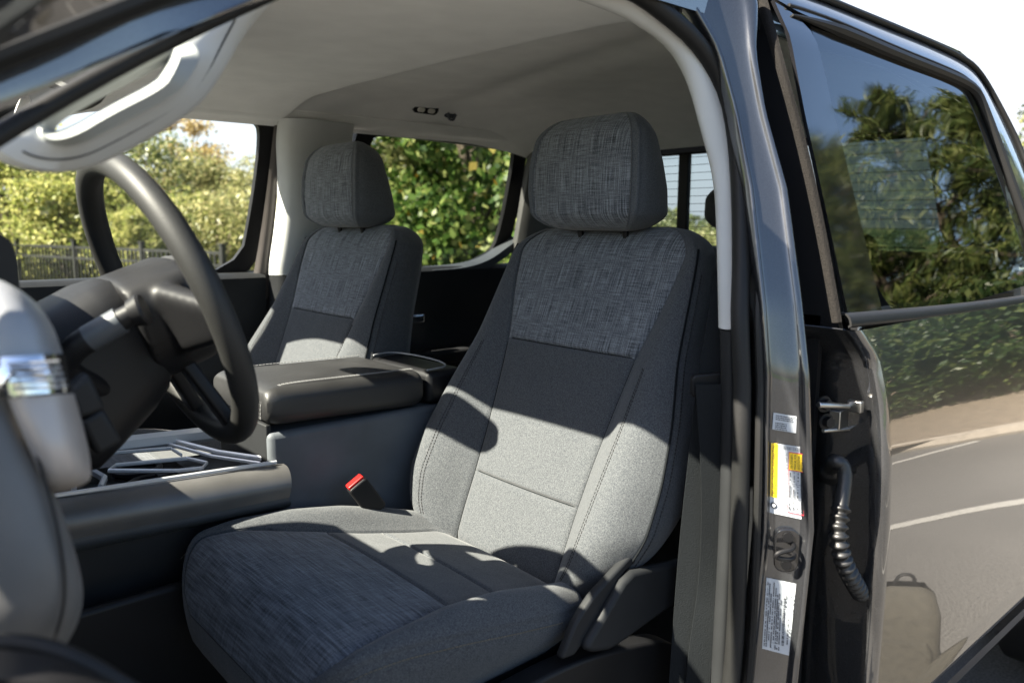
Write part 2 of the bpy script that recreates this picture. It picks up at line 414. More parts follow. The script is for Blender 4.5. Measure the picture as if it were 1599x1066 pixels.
obj('moulding_edge', *tube(tp3, .003, 6, up=(0, 1, 0)), BLACK, rdoor)
# painted frame: from the window moulding to the drip edge
fr_in = [(-.085, 1.846), (-.17, 1.830), (-.30, 1.834), (-.50, 1.822), (-.76, 1.814), (-.88, 1.802), (-.925, 1.76), (-.965, 1.65), (-1.02, 1.47), (-1.04, 1.33)]
fr_out = [(-.09, .722, 1.885), (-.17, .722, 1.886), (-.308, .722, 1.887), (-.52, .722, 1.884), (-.749, .722, 1.882), (-.95, .724, 1.874), (-1.05, .732, 1.855), (-1.12, .765, 1.77), (-1.17, .81, 1.66), (-1.20, .925, 1.33)]
A_ = [gp(x, z, .003) for x, z in fr_in]
B_ = [tuple((np.array(a)*.5+np.array(b)*.5)+np.array((0, .008, 0))) for a, b in zip(A_, fr_out)]
obj('window_frame', *ruled([A_, B_, fr_out], 60), PAINT, rdoor, solid=.004)
obj('drip_moulding', *tube(smooth(np.array(fr_out)+np.array((0, .004, .004)), 60, 2), .006, 8, up=(0, 1, 0)), RUBBER, T)
# sponge seal on the leading edge of the frame
sL = [aty(u, v, [1.0, 1.33, 1.78, 1.86], [.97, .92, .78, .72]) for u, v in ((1178, -6), (1201, 68), (1238, 200), (1270, 336), (1299, 504))]
sR = [aty(u, v, [1.0, 1.33, 1.79, 1.86], [.97, .935, .79, .74]) for u, v in ((1197, -6), (1214, 60), (1248, 170), (1285, 325), (1315, 502))]
sM = [(a+b)/2+np.array((.006, .003, 0)) for a, b in zip(smooth(sL, 5, 2), smooth(sR, 5, 2))]
obj('frame_seal', *ruled([smooth(sL, 5, 2), sM, smooth(sR, 5, 2)], 50), SPONGE, rdoor, solid=.01)
# belt moulding and shut face under it
bm_a = [(-.045, 1.352), (-.3, 1.343), (-.6, 1.336), (-1.06, 1.330)]
obj('belt_moulding', *ruled([[gp(x, z, -.006) for x, z in bm_a], [gp(x, z, .010) for x, z in bm_a], [gp(x, z-.018, .012) for x, z in bm_a], [gp(x, z-.022, .004) for x, z in bm_a]], 40), RUBBER, rdoor, solid=.003)
MB().box((-.125, .84, .95), (.02, .16, .78)).obj('shut_face', PAINT, rdoor, bevel=.004)
# recess behind the pillar, hidden lower body
MB().box((-.088, .83, .95), (.012, .08, .78)).obj('inner_pillar', BLACK, T)
obj('inner_pillar_top', *loft([[(-.094, yi_, z), (-.082, yi_, z), (-.082, yglass(z)-.028, z), (-.094, yglass(z)-.028, z)] for z in (1.32, 1.5, 1.7, 1.83) for yi_ in (yin(z)-.01,)]), BLACK, T, smooth=False)
MB().box((-.45, .80, 1.0), (.7, .04, .64)).box((-.6, .84, 1.30), (.95, .02, .05)).obj('door_card', BLACK, rdoor)

# hinge check strap, wiring boot, striker
hm = MB()
hm.tube([at(1278, 632, y=.915), at(1300, 633, y=.92), at(1345, 636, y=.93)], .005, 8)
hm.tube([at(1285, 672, y=.90), at(1310, 671, y=.91), at(1340, 668, y=.92)], .004, 8)
hm.box(at(1310, 653, y=.905), (.030, .018, .030))
hm.box(at(1336, 634, y=.935), (.012, .022, .018))
hinge = hm.obj('door_hinge', STEEL, T, bevel=.002)
for u, v in ((1285, 630), (1288, 657)):
    hb = MB(); c = at(u, v, y=.905); hb.tube([c, c+np.array((.004, .012, 0))], .009, 6); hb.tube([c, c+np.array((.002, .004, 0))], .013, 12); hb.obj('bolt', BLACK, hinge)
bt = smooth([at(1296, 742, y=.895), at(1300, 715, y=.92), at(1322, 730, y=.935), at(1314, 790, y=.942), at(1308, 830, y=.948), at(1314, 872, y=.955), at(1335, 912, y=.962), at(1352, 938, y=.955)], 160, 2)
rr = np.array([.0115 if i < 62 else .0125+.0030*math.sin((i-62)*1.05) if i < 146 else .012 for i in range(160)]); rr[:12] = .017
obj('wiring_boot', *tube(bt, rr, 14), BOOT, T, sharp=0)
st = MB()
fx = np.array((-.055, .057, 0.0)); fx /= np.linalg.norm(fx)          # across the pillar face, rearwards
fn = np.array((.057, .055, .0)); fn /= np.linalg.norm(fn); fz = np.array((0, 0, 1.0))
def face(u, v, off=.004):
    """point on the flat of the pillar face"""
    p0 = np.array((.052, .908, 1.05))+fn*off; q = ray(u, v); return CAM+q*(((p0-CAM) @ fn)/(q @ fn))
def pface(t_, z, off=.0015):
    """point of the pillar's sticker flat: t_ across (0 front, 1 rear), z height"""
    lx, ly = pint(mL, z); rx, ry = pint(mR, z); n_ = np.array((ry-ly, lx-rx)); n_ /= np.linalg.norm(n_)
    p = np.array((lx, ly))+np.array((rx-lx, ry-ly))*t_+n_*(off-.0045)
    return np.array((p[0], p[1], z))
def psolve(u, v):
    """(t, z) of the flat under photo pixel (u, v)"""
    t_, z = .5, 1.05
    def pj(t_, z):
        d = pface(t_, z)-CAM; k = d @ CF; return np.array((799.5+FPX*(d @ CR)/k, 533-FPX*(d @ CU)/k))
    for _ in range(12):
        e = np.array((u, v))-pj(t_, z); J = np.array([(pj(t_+1e-4, z)-pj(t_, z))/1e-4, (pj(t_, z+1e-4)-pj(t_, z))/1e-4]).T
        dt, dz = np.linalg.solve(J, e); t_ += dt; z += dz
    return np.array((t_, z))
sc_ = pface(*psolve(1228, 858), .002)
pl = rrect(.036, .068, .014)
V, F = prism(pl, lambda a, b, d: sc_+fx*a+fz*b+fn*d, -.006, .003); striker = obj('door_striker', V, F, GLOSSB, T, bevel=.0015)
st.tube(smooth([sc_+fx*.010+fz*.010, sc_+fx*.004+fz*.010+fn*.022, sc_-fx*.020+fz*.006+fn*.026, sc_-fx*.022-fz*.003+fn*.024, sc_+fx*.004-fz*.008+fn*.020, sc_+fx*.012-fz*.006]), .0035, 8)
st.obj('loop', BLACK, striker)
for k in (1, -1): MB().tube([sc_+fz*.022*k, sc_+fz*.022*k+fn*.006], .008, 12).obj('screw', BLACK, striker)

# stickers on the pillar
def sticker(name, px, label):
    tl, tr, br, bl = [psolve(u, v) for u, v in px]
    def uvp(a, b, k=.0010):       # a: 0 left .. 1 right, b: 0 bottom .. 1 top
        q = bl*(1-a)*(1-b)+br*a*(1-b)+tr*a*b+tl*(1-a)*b
        return pface(q[0], q[1], .0012+k)
    rows_ = [[uvp(a, b, 0) for a in np.linspace(0, 1, 4)] for b in np.linspace(0, 1, 12)]
    o = obj(name, *grid(rows_), WHITE, T, label=label)
    return o, uvp, tl, tr, br, bl
rng = random.Random(4)
def unit(v): return v/np.linalg.norm(v)
def quad(mb, f, a0, b0, a1, b1, k): mb.add([f(a0, b0, k), f(a1, b0, k), f(a1, b1, k), f(a0, b1, k)], [(0, 1, 2, 3)])
def vtext(s, f, a, b0, b1, frac, k=.0016):
    """text running up the sticker from b0 to b1 with its foot at a; frac = letter height over sticker width"""
    ex, ey, z3 = np.array((1.0, 0, 0)), np.array((0, 1.0, 0)), np.zeros(3)
    V, F = text('t', s, 1, z3, ex, ey, None, None); V = np.array(V)
    return [f(a-frac*p[1]/.73, b0+(b1-b0)*p[0]/V[:, 0].max(), k) for p in V], F
def scrawl(mb, f, a, b0, b1, hh, k=.0015, density=.75):
    """a line of print too small to read"""
    b = b0
    while b < b1:
        l = rng.uniform(.006, .016)
        if rng.random() < density: quad(mb, f, a-hh, b, a, min(b+l, b1), k)
        b += l+rng.uniform(.003, .006)
# small white label
o1, f1, *_ = sticker('small_label', ((1208, 644), (1244, 650), (1243, 676), (1206, 670)), 'small white label with rows of tiny black print')
mb = MB()
for r_ in range(7):
    bb = .90-r_*.115-(.1 if r_ > 2 else 0)
    a = .1
    while a < (.85 if r_ < 3 else rng.uniform(.45, .9)):
        l = rng.uniform(.03, .09); quad(mb, f1, a, bb-.055, a+l, bb, .0012); a += l+rng.uniform(.015, .04)
mb.obj('print', INK, o1, smooth=False)
# tyre and loading placard
o2, f2, *_ = sticker('tyre_placard', ((1204, 691), (1261, 699), (1258, 812), (1202, 800)), 'white and yellow tyre and loading placard')
mb = MB(); quad(mb, f2, .0, .235, .185, 1.0, .0009); mb.obj('yellow_band', YELLOW, o2, smooth=False)
mb = MB(); quad(mb, f2, .50, .665, .93, .90, .0010); mb.obj('yellow_header', YELLOW, o2, smooth=False)
mb = MB()
mb.add(*vtext('TIRE AND LOADING INFORMATION', f2, .155, .255, .98, .125))
mb.add(*vtext('SEATING CAPACITY  TOTAL 5  FRONT 2  REAR 3', f2, .275, .25, .92, .055))
mb.add(*vtext('The combined weight of occupants and', f2, .385, .05, .52, .05))
mb.add(*vtext('cargo should never exceed: 1363 kg or 3005 lbs.', f2, .455, .10, .90, .062))
for i, s in enumerate(("SEE OWNER'S", 'MANUAL FOR', 'ADDITIONAL', 'INFORMATION')): mb.add(*vtext(s, f2, .60+i*.098, .68, .885, .07))
cc = f2(.10, .12, .0012)
ex, ey = unit(f2(.2, .12)-f2(.1, .12)), unit(f2(.1, .2)-f2(.1, .12))
ring = [cc+ex*.0048*math.cos(a)+ey*.0048*math.sin(a) for a in np.linspace(0, 2*math.pi, 24, endpoint=False)]
mb.add(ring, [tuple(range(24))])
for r_ in range(1, 4): quad(mb, f2, .50+r_*.1075, .09, .503+r_*.1075, .665, .0013)
for b_ in (.26, .47): quad(mb, f2, .50, b_, .93, b_+.004, .0013)
for r_ in range(4):
    for b0_, b1_ in ((.10, .23), (.28, .45), (.50, .64)): scrawl(mb, f2, .56+r_*.1075, b0_, b1_, .035)
for k in range(30):
    if k % 3: quad(mb, f2, .32+.018*k+rng.uniform(0, .004), .935, .32+.018*k+.010, .985, .0012)
mb.obj('print', INK, o2, smooth=False)
mb = MB()
ring = [cc+fn*.0005+ex*.0030*math.cos(a)+ey*.0026*math.sin(a) for a in np.linspace(0, 2*math.pi, 20, endpoint=False)]
mb.add(ring, [tuple(range(20))]); mb.obj('tyre_symbol', WHITE, o2, smooth=False)
mb = MB()
for a0, b0_, a1, b1_ in ((.485, .07, .50, .905), (.93, .07, .945, .905), (.485, .06, .945, .072), (.485, .90, .945, .912), (.50, .655, .93, .665)): quad(mb, f2, a0, b0_, a1, b1_, .0014)
mb.obj('red_frame', REDINK, o2, smooth=False)
# certification label
o3, f3, *_ = sticker('certification_label', ((1197, 901), (1247, 912), (1243, 1026), (1190, 1012)), 'long white certification label with a bar code, lowest on the pillar')
mb = MB()
for i, (a, b0_, b1_) in enumerate(((.07, .05, .95), (.13, .05, .93), (.19, .1, .8), (.26, .05, .96), (.33, .12, .9), (.39, .04, .82), (.44, .04, .82), (.50, .04, .74), (.66, .65, .92), (.80, .25, .9), (.74, .1, .55), (.88, .1, .85), (.94, .5, .92))):
    scrawl(mb, f3, a, b0_, b1_, .035, density=.8 if i < 8 else .5)
b = .12
while b < .78:
    l = rng.choice((.004, .008, .012)); quad(mb, f3, .555, b, .63, b+l, .0013); b += l+rng.choice((.004, .007, .01))
mb.obj('print', INK, o3, smooth=False)

# --- roof skin and headliner
rows = []
for x in np.linspace(.72, -1.10, 40):
    zc = 1.915+.02*math.cos((x+.2)*1.2)-max(0, x-.45)*.22
    if x < -.95: zc -= (-.95-x)**2*2.0
    rows.append([(x, y, zc-.036*(abs(y)/.722)**4) for y in np.linspace(.722, -.722, 30)])
rows.append([(-1.17, y*1.02, p[2]-.10) for y, p in zip(np.linspace(.722, -.722, 30), rows[-1])])
obj('roof', *grid(rows), PAINT, T, solid=.003)
def liner(x, y):
    e = min(1, max(0, (abs(y)-.50)/.24)); z = 1.822-(.058 if y < 0 else .016)*e**1.7-.004*(abs(y)/.5)**2
    z += .030*(.5-.5*math.tanh((x-.062)/.006))*(1-e**1.5)             # step up behind the front seats
    z += .010*math.exp(-((x+.30-.25*y)/.05)**2)*(1-e)
    if x < -.55: z -= ((-.55-x)/.6)**2*.10
    if x > .55: z -= (x-.55)*.25
    return z
xs = np.r_[np.linspace(.74, .10, 20), np.linspace(.09, .04, 14), np.linspace(.03, -1.17, 34)]
ys_ = np.r_[np.linspace(.735, .5, 14), np.linspace(.47, -.47, 20), np.linspace(-.5, -.735, 14)]
rows = [[(x, y if y < .3 else .3+(y-.3)*.90, liner(x, y if y < .3 else .3+(y-.3)*.90)) for y in ys_] for x in xs]
hl = obj('headliner', *grid(rows), LINER, T, solid=.004, off=1, sharp=50)
# side rails closing roof to headliner on both sides
for s in (1, -1):
    A_ = [(x, s*.735, liner(x, .735)+.001) for x in np.linspace(.72, -1.15, 24)]
    B_ = [(x, s*.735, max(1.80, liner(x, .735)+.05)) for x in np.linspace(.72, -1.15, 24)]
    C2 = [(x, s*.72, 1.88-max(0, x-.5)*.25-max(0, -.9-x)*.25) for x in np.linspace(.72, -1.15, 24)]
    obj('roof_rail', *ruled([A_, B_, C2], 40), PAINT if s > 0 else BLACK, T, solid=.006)
# map lamp and coat hook over the far rear window
lp = at(665, 171, y=-.672); lx_ = np.array((-1.0, 0, -.02)); ly_ = np.array((0, .42, -.9)); ln_ = np.array((0, .9, .42))
ln_ = unit(np.array((0, .75, -.66))); ly_ = unit(np.array((0, .66, .75)))
def on_liner(u, v):
    q = ray(u, v)
    for d in np.linspace(1.0, 3.2, 2200):
        p = CAM+q*d
        if p[1] < -.3 and p[2] > liner(p[0], p[1])-.001: return p
    return CAM+q*2.2
lp = on_liner(665, 171)
V, F = prism(rrect(.090, .030, .012), lambda a, b, d: lp+lx_*a+ly_*b+ln_*d, -.01, .004); lamp = obj('map_lamp', V, F, BLACK, T, bevel=.002)
for k in (-.020, .018): MB().add(*prism(rrect(.026, .016, .007), lambda a, b, d, k=k: lp+lx_*(a+k)+ly_*b+ln_*d, .003, .008)).obj('lens', LENS, lamp, bevel=.002)
hp = on_liner(704, 179)
m2 = MB(); m2.tube(smooth([hp-lx_*.016+ly_*.01, hp-lx_*.012-ly_*.01+ln_*.012, hp-ly_*.008+ln_*.02, hp+lx_*.010-ly_*.004+ln_*.012, hp+lx_*.012+ly_*.008]), .004, 8)
m2.add(*prism(rrect(.045, .024, .008), lambda a, b, d: hp+lx_*a+ly_*b+ln_*d, -.008, .002)); m2.obj('coat_hook', GREYP, T)

# rear-view mirror on the windscreen
V, F = prism(smooth_loop([(-.13, -.03), (-.13, .02), (-.05, .05), (.0, .075), (.05, .075), (.13, .035), (.14, .0), (.10, -.035)], 2), lambda a, b, d: (.765+d-.10*a+.12*b, -.01+a*1.05+.1*d, 1.695+b), 0, .035); mir = obj('rear_view_mirror', V, F, BLACK, T, bevel=.008)
MB().tube([(.79, .05, 1.69), (.83, .0, 1.715)], .010, 8).obj('mirror_stem', BLACK, mir)
V, F = prism(rrect(.56, .10, .049, 9), lambda a, b, d: (.70-b*.75, .19+a, 1.778+b*.50+d), -.010, .010); obj('shading_visor', V, F, LINER, T, bevel=.006)  # unseen visor, widened across the middle and shaped to shade the driver's backrest
# --- near A-pillar
def strip(name, curves, m, parent, **k): return obj(name, *ruled(curves, 40), m, parent, **k)
def pxs(l): return [at(u, v, y=y) for u, v, y in l]
def pd(l): return [at(u, v, d=np.interp(u, [-60, 60, 330, 420], [.63, .665, .745, .77])+dd) for u, v, dd in l]
H = [(66, 200, .004), (74, 182, .004), (130, 150, .004), (190, 119, .004), (250, 90, .004), (266, 84, .004), (267, 94, .004), (256, 112, .004), (243, 131, .004), (170, 168, .004), (112, 203, .004), (80, 211, .004)]
H2 = [(62, 203, .0), (67, 179, .0), (127, 146, .002), (190, 113, .002), (256, 82, .002), (278, 76, 0), (284, 90, -.018), (272, 116, -.026), (256, 139, -.030), (172, 181, -.030), (116, 214, -.030), (76, 220, -.014)]
H3 = [(56, 206, .0), (62, 174, .0), (125, 141, .0), (190, 107, .0), (262, 74, .0), (296, 68, 0), (312, 84, -.004), (302, 109, -.016), (274, 146, -.022), (173, 197, -.022), (119, 225, -.018), (79, 225, -.006)]
H4 = [(44, 210, -.002), (54, 168, .002), (122, 134, .002), (190, 100, .002), (270, 64, .002), (318, 52, .002), (332, 78, .004), (314, 114, .0), (284, 154, -.002), (179, 207, -.002), (122, 235, -.002), (68, 233, -.002)]
H5 = [(-30, 214, .0), (30, 186, .006), (110, 140, .008), (190, 98, .008), (290, 52, .008), (420, -6, .008), (372, 44, .012), (338, 112, .012), (300, 166, .010), (200, 226, .010), (124, 263, .008), (46, 262, .004)]
H6 = [(-60, 216, .03), (20, 190, .02), (108, 138, .02), (190, 94, .03), (300, 44, .03), (450, -24, .03), (384, 44, .04), (346, 114, .04), (304, 172, .04), (204, 232, .04), (124, 268, .03), (30, 266, .03)]
Ls = [smooth_loop(pd(l), 2) for l in (H, H2, H3, H4, H5, H6)]
V, F = loft([Ls[0]+np.array(CF)*.014]+Ls[:3], cap=False); hm_ = (V, F)
apt = obj('windscreen_pillar_trim', *loft(Ls[2:], cap=False), LIGHTG, T, solid=.003, off=0, sharp=60, label='pale grey windscreen pillar trim round a grab handle')
obj('grab_handle', *hm_, HANDLE, apt, solid=.004, off=0, sharp=70)
gv = smooth_loop(np.array(Ls[3])*.42+np.array(Ls[4])*.58-np.array(CF)*.0032, 1)
obj('trim_groove', *tube(gv[30:-8], .0009, 5), DARK, apt)
# painted flange and outer trim bands of the A-pillar
b0 = pxs([(-120, 228, .790), (0, 172, .80), (100, 124, .80), (200, 82, .80), (300, 38, .795), (400, -4, .79), (480, -36, .78)])
b1 = pxs([(-120, 150, .80), (0, 84, .80), (60, 78, .80), (130, 58, .80), (200, 28, .80), (270, 0, .795), (400, -60, .78)])
b2 = pxs([(-120, 120, .86), (0, 64, .862), (60, 42, .86), (120, 20, .856), (180, -6, .85), (300, -60, .83)])
b3 = pxs([(-120, 80, .88), (0, 8, .88), (40, -10, .875), (100, -40, .87), (200, -90, .85)])
b4 = pxs([(-120, 0, .92), (0, -60, .92), (60, -90, .91), (200, -150, .89)])
def run_on(c, foot, head): return [np.array(foot)]+list(c)+[np.array(head)]
b0 = run_on(b0, (1.38, .835, 1.33), (.45, .735, 1.815)); b1 = run_on(b1, (1.38, .845, 1.37), (.45, .742, 1.85)); b2 = run_on(b2, (1.38, .865, 1.38), (.45, .750, 1.868)); b3 = run_on(b3, (1.38, .885, 1.385), (.45, .745, 1.885)); b4 = run_on(b4, (1.38, .91, 1.37), (.45, .71, 1.90))
strip('pillar_flange', [b0, [(p+q)/2+np.array((-.01, .002, -.008)) for p, q in zip(smooth(b0, 7), smooth(b1, 7))], b1], PAINT, T, solid=.004)
obj('door_seal', *tube(smooth([(np.array(p)*.5+np.array(q)*.5) for p, q in zip(smooth(b1, 12), smooth(b2, 12))], 40), .010, 10, r2=.013), RUBBER, T)
strip('outer_pillar', [b2, b3, b4], PAINT, T, solid=.004)

# --- passenger side: doors, frames, glass
def wallpanel(x0, x1, zt, s, name, m, yo=0):
    rows_ = []
    for z in np.linspace(.62, zt, 22):
        y = s*(yin(z)+yo+.02*math.exp(-((z-1.02)/.07)**2)*-1.6)
        rows_.append([(x, y, z) for x in np.linspace(x0, x1, 10)])
    rows_.append([(x, s*(yin(zt)+yo+.015), zt+.012) for x in np.linspace(x0, x1, 10)])
    rows_.append([(x, s*(yin(zt)+yo+.07), zt+.014) for x in np.linspace(x0, x1, 10)])
    return obj(name, *grid(rows_), m, T, solid=.004)
fd = wallpanel(1.25, .10, 1.318, -1, 'passenger_front_door', DARK)
rd = wallpanel(-.16, -1.02, 1.315, -1, 'passenger_rear_door', DARK)
# the sill of the far rear door kicks up at its rear end
obj('window_sill', *ruled([[(-.52, -.80, 1.318), (-.66, -.80, 1.320), (-.78, -.80, 1.345), (-.88, -.80, 1.40), (-.92, -.80, 1.42)], [(-.52, -.86, 1.330), (-.66, -.86, 1.332), (-.78, -.86, 1.352), (-.88, -.86, 1.405), (-.93, -.86, 1.44)]], 24, 0), GREYP, rd, solid=.03)
MB().box((-.5, -.75, 1.02), (.5, .09, .05)).obj('armrest', DARK, rd, bevel=.015)
MB().box((-.38, -.74, 1.16), (.11, .02, .03)).obj('door_handle', CHROME, rd, bevel=.006)
def gpr(x, z, o=0): return (x, -(yglass(z)+o-.04), z)
fo = [(1.25, 1.28), (.62, 1.275), (.52, 1.325), (.15, 1.330), (.125, 1.55), (.118, 1.74), (.14, 1.768), (.18, 1.776), (.62, 1.775), (.80, 1.69)]
ro = [(-.25, 1.325), (-.60, 1.320), (-.72, 1.328), (-.80, 1.36), (-.868, 1.395), (-.862, 1.74), (-.84, 1.748), (-.28, 1.765), (-.24, 1.74), (-.24, 1.5)]
def opening(name, poly, w_, m, parent):
    """picture-frame moulding round a window opening"""
    P = smooth_loop(poly, 2); c = P.mean(0); V = []; F = []; n = len(P)
    for (k, o) in ((0, .008), (.0, -.012), (w_, -.016), (w_, .012)):
        for p in P:
            d = p-c; d = d/np.linalg.norm(d); q = p+d*k*1.3; V.append(gpr(q[0], q[1], o))
    for r_ in range(3):
        for j in range(n): F.append((r_*n+j, r_*n+(j+1) % n, (r_+1)*n+(j+1) % n, (r_+1)*n+j))
    return obj(name, V, F, m, parent, sharp=30)
opening('window_frame', fo, .045, BLACK, fd); opening('window_frame', ro, .05, BLACK, rd)
for poly, m, pa in ((fo, CLEAR, fd), (ro, TINT, rd)):
    P = smooth_loop(poly, 2); o_ = obj('window', [gpr(x, z, 0) for x, z in P], [tuple(range(len(P)))], m, pa, smooth=False)
# dark jamb between the front window and the pillar trim, roof-side filler, rear quarter trim
strip('door_jamb', [[(.135, -.845, 1.25), (.098, -.80, 1.50), (.085, -.735, 1.76)], [(.118, -.825, 1.25), (.085, -.790, 1.50), (.074, -.728, 1.765)], [(.085, -.835, 1.25), (.07, -.79, 1.50), (.06, -.73, 1.77)]], mat('jamb_brown', (.07, .06, .055), .5), T, solid=.004)
obj('rear_quarter_trim', *loft([[(x, y*1.0-(0 if z < 1.32 else (z-1.32)*-.24), z) for x, y in smooth_loop([(-.90, -.84), (-.90, -.79), (-1.0, -.76), (-1.16, -.72), (-1.19, -.66), (-1.22, -.66), (-1.22, -.84)], 1)] for z in np.linspace(.7, 1.80, 14)]), MIDG, T)
obj('rear_quarter_trim', *loft([[(x, -(y*1.0-(0 if z < 1.32 else (z-1.32)*-.24)), z) for x, y in smooth_loop([(-1.05, -.84), (-1.05, -.79), (-1.1, -.76), (-1.16, -.72), (-1.19, -.66), (-1.22, -.66), (-1.22, -.84)], 1)] for z in np.linspace(.7, 1.80, 14)]), MIDG, T)
# outer skins of the passenger side (never seen from here, closes the cab)
rows = [[(x, -ydoor(z)-.0, z) for x in np.linspace(1.3, -1.2, 12)] for z in np.linspace(1.30, .56, 16)]
obj('passenger_side_body', *grid(rows), PAINT, T, solid=.003)
A_ = [(x, -.80, 1.79) for x in np.linspace(.7, -1.15, 12)]; B_ = [(x, -.70, 1.765) for x in np.linspace(.7, -1.15, 12)]
obj('far_roof_rail', *ruled([A_, B_, [(x, -.66, 1.80) for x in np.linspace(.7, -1.15, 12)]], 24), LINER, T, solid=.004)

# --- rear wall of the cab: glass, posts, heating wires
MB().box((-1.235, 0, 1.02), (.03, 1.5, .74)).box((-1.22, 0, 1.775), (.03, 1.4, .085)).obj('cab_back', BLACK, T)
fr = MB()
for y in (-.262, .262): fr.box((-1.235, y, 1.56), (.022, .045, .36))
for y in (-.655, .655): fr.box((-1.235, y, 1.56), (.03, .09, .36))
fr.box((-1.235, 0, 1.742), (.03, 1.3, .03))
rwf = fr.obj('rear_window_frame', BLACK, T, bevel=.006)
obj('rear_window', [(-1.24, -.66, 1.38), (-1.24, .66, 1.38), (-1.24, .66, 1.745), (-1.24, -.66, 1.745)], [(0, 1, 2, 3)], REARG, T, smooth=False)
for k in range(12): MB().tube([(-1.236, -.62, 1.42+k*.027), (-1.236, .62, 1.42+k*.027)], .0009, 4).obj('heating_wire', DARK, rwf)

# ------------------------------------------------------------------ padded shapes: seats and headrests
def pad(keys, frame, names, parent, n_rows=110, round0=.03, round1=.04, seam_rows=(), region=None, shape=.0, seam=.006):
    """keys rows: s, centre n0, half width w, insert half width i, bolster height h, depth.
    frame(s,q,n)->xyz.  region(s,q,i)->object index.  names: [(name, material, label)]."""
    K = np.array(keys, float); s0, s1 = K[0, 0], K[-1, 0]
    ss = list(np.linspace(s0, s1, n_rows))
    for sr in seam_rows: ss += [sr-.006, sr-.003, sr-.0012, sr, sr+.0012, sr+.003, sr+.006]
    ss = np.array(sorted(ss))
    ker = 9; raw = np.linspace(s0, s1, 400); cols = []
    for c in range(1, 6):
        y = np.interp(raw, K[:, 0], K[:, c]); pdn = 22
        yp = np.r_[2*y[0]-y[pdn:0:-1], y, 2*y[-1]-y[-2:-pdn-2:-1]]; g = np.exp(-np.linspace(-2, 2, 2*pdn+1)**2); g /= g.sum()
        cols.append(np.interp(ss, raw, np.convolve(yp, g, 'valid')))
    n0, W, I, H, D = cols
    rows_ = []; tags = []
    for k, s in enumerate(ss):
        w_, i_, h, d = W[k], I[k], H[k], D[k]
        a0 = (s-s0)/round0 if round0 else 9; a1 = (s1-s)/round1 if round1 else 9
        sq = 1.0
        if a0 < 1: sq = math.sqrt(max(0, 1-(1-a0)**2))
        if a1 < 1: sq = math.sqrt(max(0, 1-(1-a1)**2))
        gro = sum(math.exp(-((s-sr)/.0035)**2) for sr in seam_rows)
        half = []
        for t in np.linspace(0, 1, 14)[:-1]:
            q = i_*t; z = shape*(1-t*t)-seam*gro-.0*t
            half.append((q, z))
        half += [(i_-.0035, -.0012), (i_, -seam), (i_+.0035, .0015)]
        for t in np.linspace(.06, 1, 22):
            q = i_+(w_-i_)*t; z = h*math.sin(min(1, t/.62)*math.pi/2)**1.3*(1 if t < .62 else math.cos((t-.62)/.38*math.pi/2*.93)**.75)
            half.append((q, z))
        zl = half[-1][1]
        half += [(w_+.0022, zl-.004), (w_+.0005, zl-.008), (w_+.003, zl-.013)]
        for t in np.linspace(.15, 1, 7): half.append((w_+.004-.028*t**2, zl-.013-(d-.03)*t))
        half += [(w_-.045, -d-.005), (w_*.6, -d-.012), (0, -d-.015)]
        row = []
        full = half+[(-q, z) for q, z in half[-2:0:-1]]
        for q, z in full:
            mid = -d*.45
            row.append((q*(.62+.38*sq) if sq < 1 else q, n0[k]+mid+(z-mid)*(.25+.75*sq)))
        rows_.append([frame(s, q, n) for q, n in row]); tags.append([(s, q, i_) for q, _ in full])
    n = len(rows_[0]); V = [p for r_ in rows_ for p in r_]; buckets = {}
    for a in range(len(rows_)-1):
        for j in range(n):
            f = (a*n+j, a*n+(j+1) % n, (a+1)*n+(j+1) % n, (a+1)*n+j)
            s, q, i_ = tags[a][j]; q2 = tags[a][(j+1) % n][1]
            front = (j < 15 or j >= n-15)
            r_ = region(.5*(s+tags[a+1][j][0]), .5*(q+q2), i_, front) if region else 0
            buckets.setdefault(r_, []).append(f)
    buckets.setdefault(region(s0, 9, 0, False) if region else 0, []).append(tuple(range(n)))
    buckets.setdefault(region(s1, 9, 0, False) if region else 0, []).append(tuple((len(rows_)-1)*n+j for j in range(n)))
    out = {}
    for k, fs in sorted(buckets.items()):
        used = sorted({i for f in fs for i in f}); mp = {v: i for i, v in enumerate(used)}
        nm, m, lb = names[k]
        out[k] = obj(nm, [V[i] for i in used], [tuple(mp[i] for i in f) for f in fs], m, parent, sharp=75, label=lb)
    return dict(ss=ss, n0=n0, W=W, I=I, H=H, objs=out)
def stitches(mb, pts, step=.0065, ln=.0046, r=.0009):
    P = np.asarray(pts); L = np.r_[0, np.cumsum(np.linalg.norm(np.diff(P, axis=0), axis=1))]
    t = 0
    while t+ln < L[-1]:
        a = np.array([np.interp(t, L, P[:, i]) for i in range(3)]); b = np.array([np.interp(t+ln, L, P[:, i]) for i in range(3)])
        mb.tube([a, b], r, 4); t += step
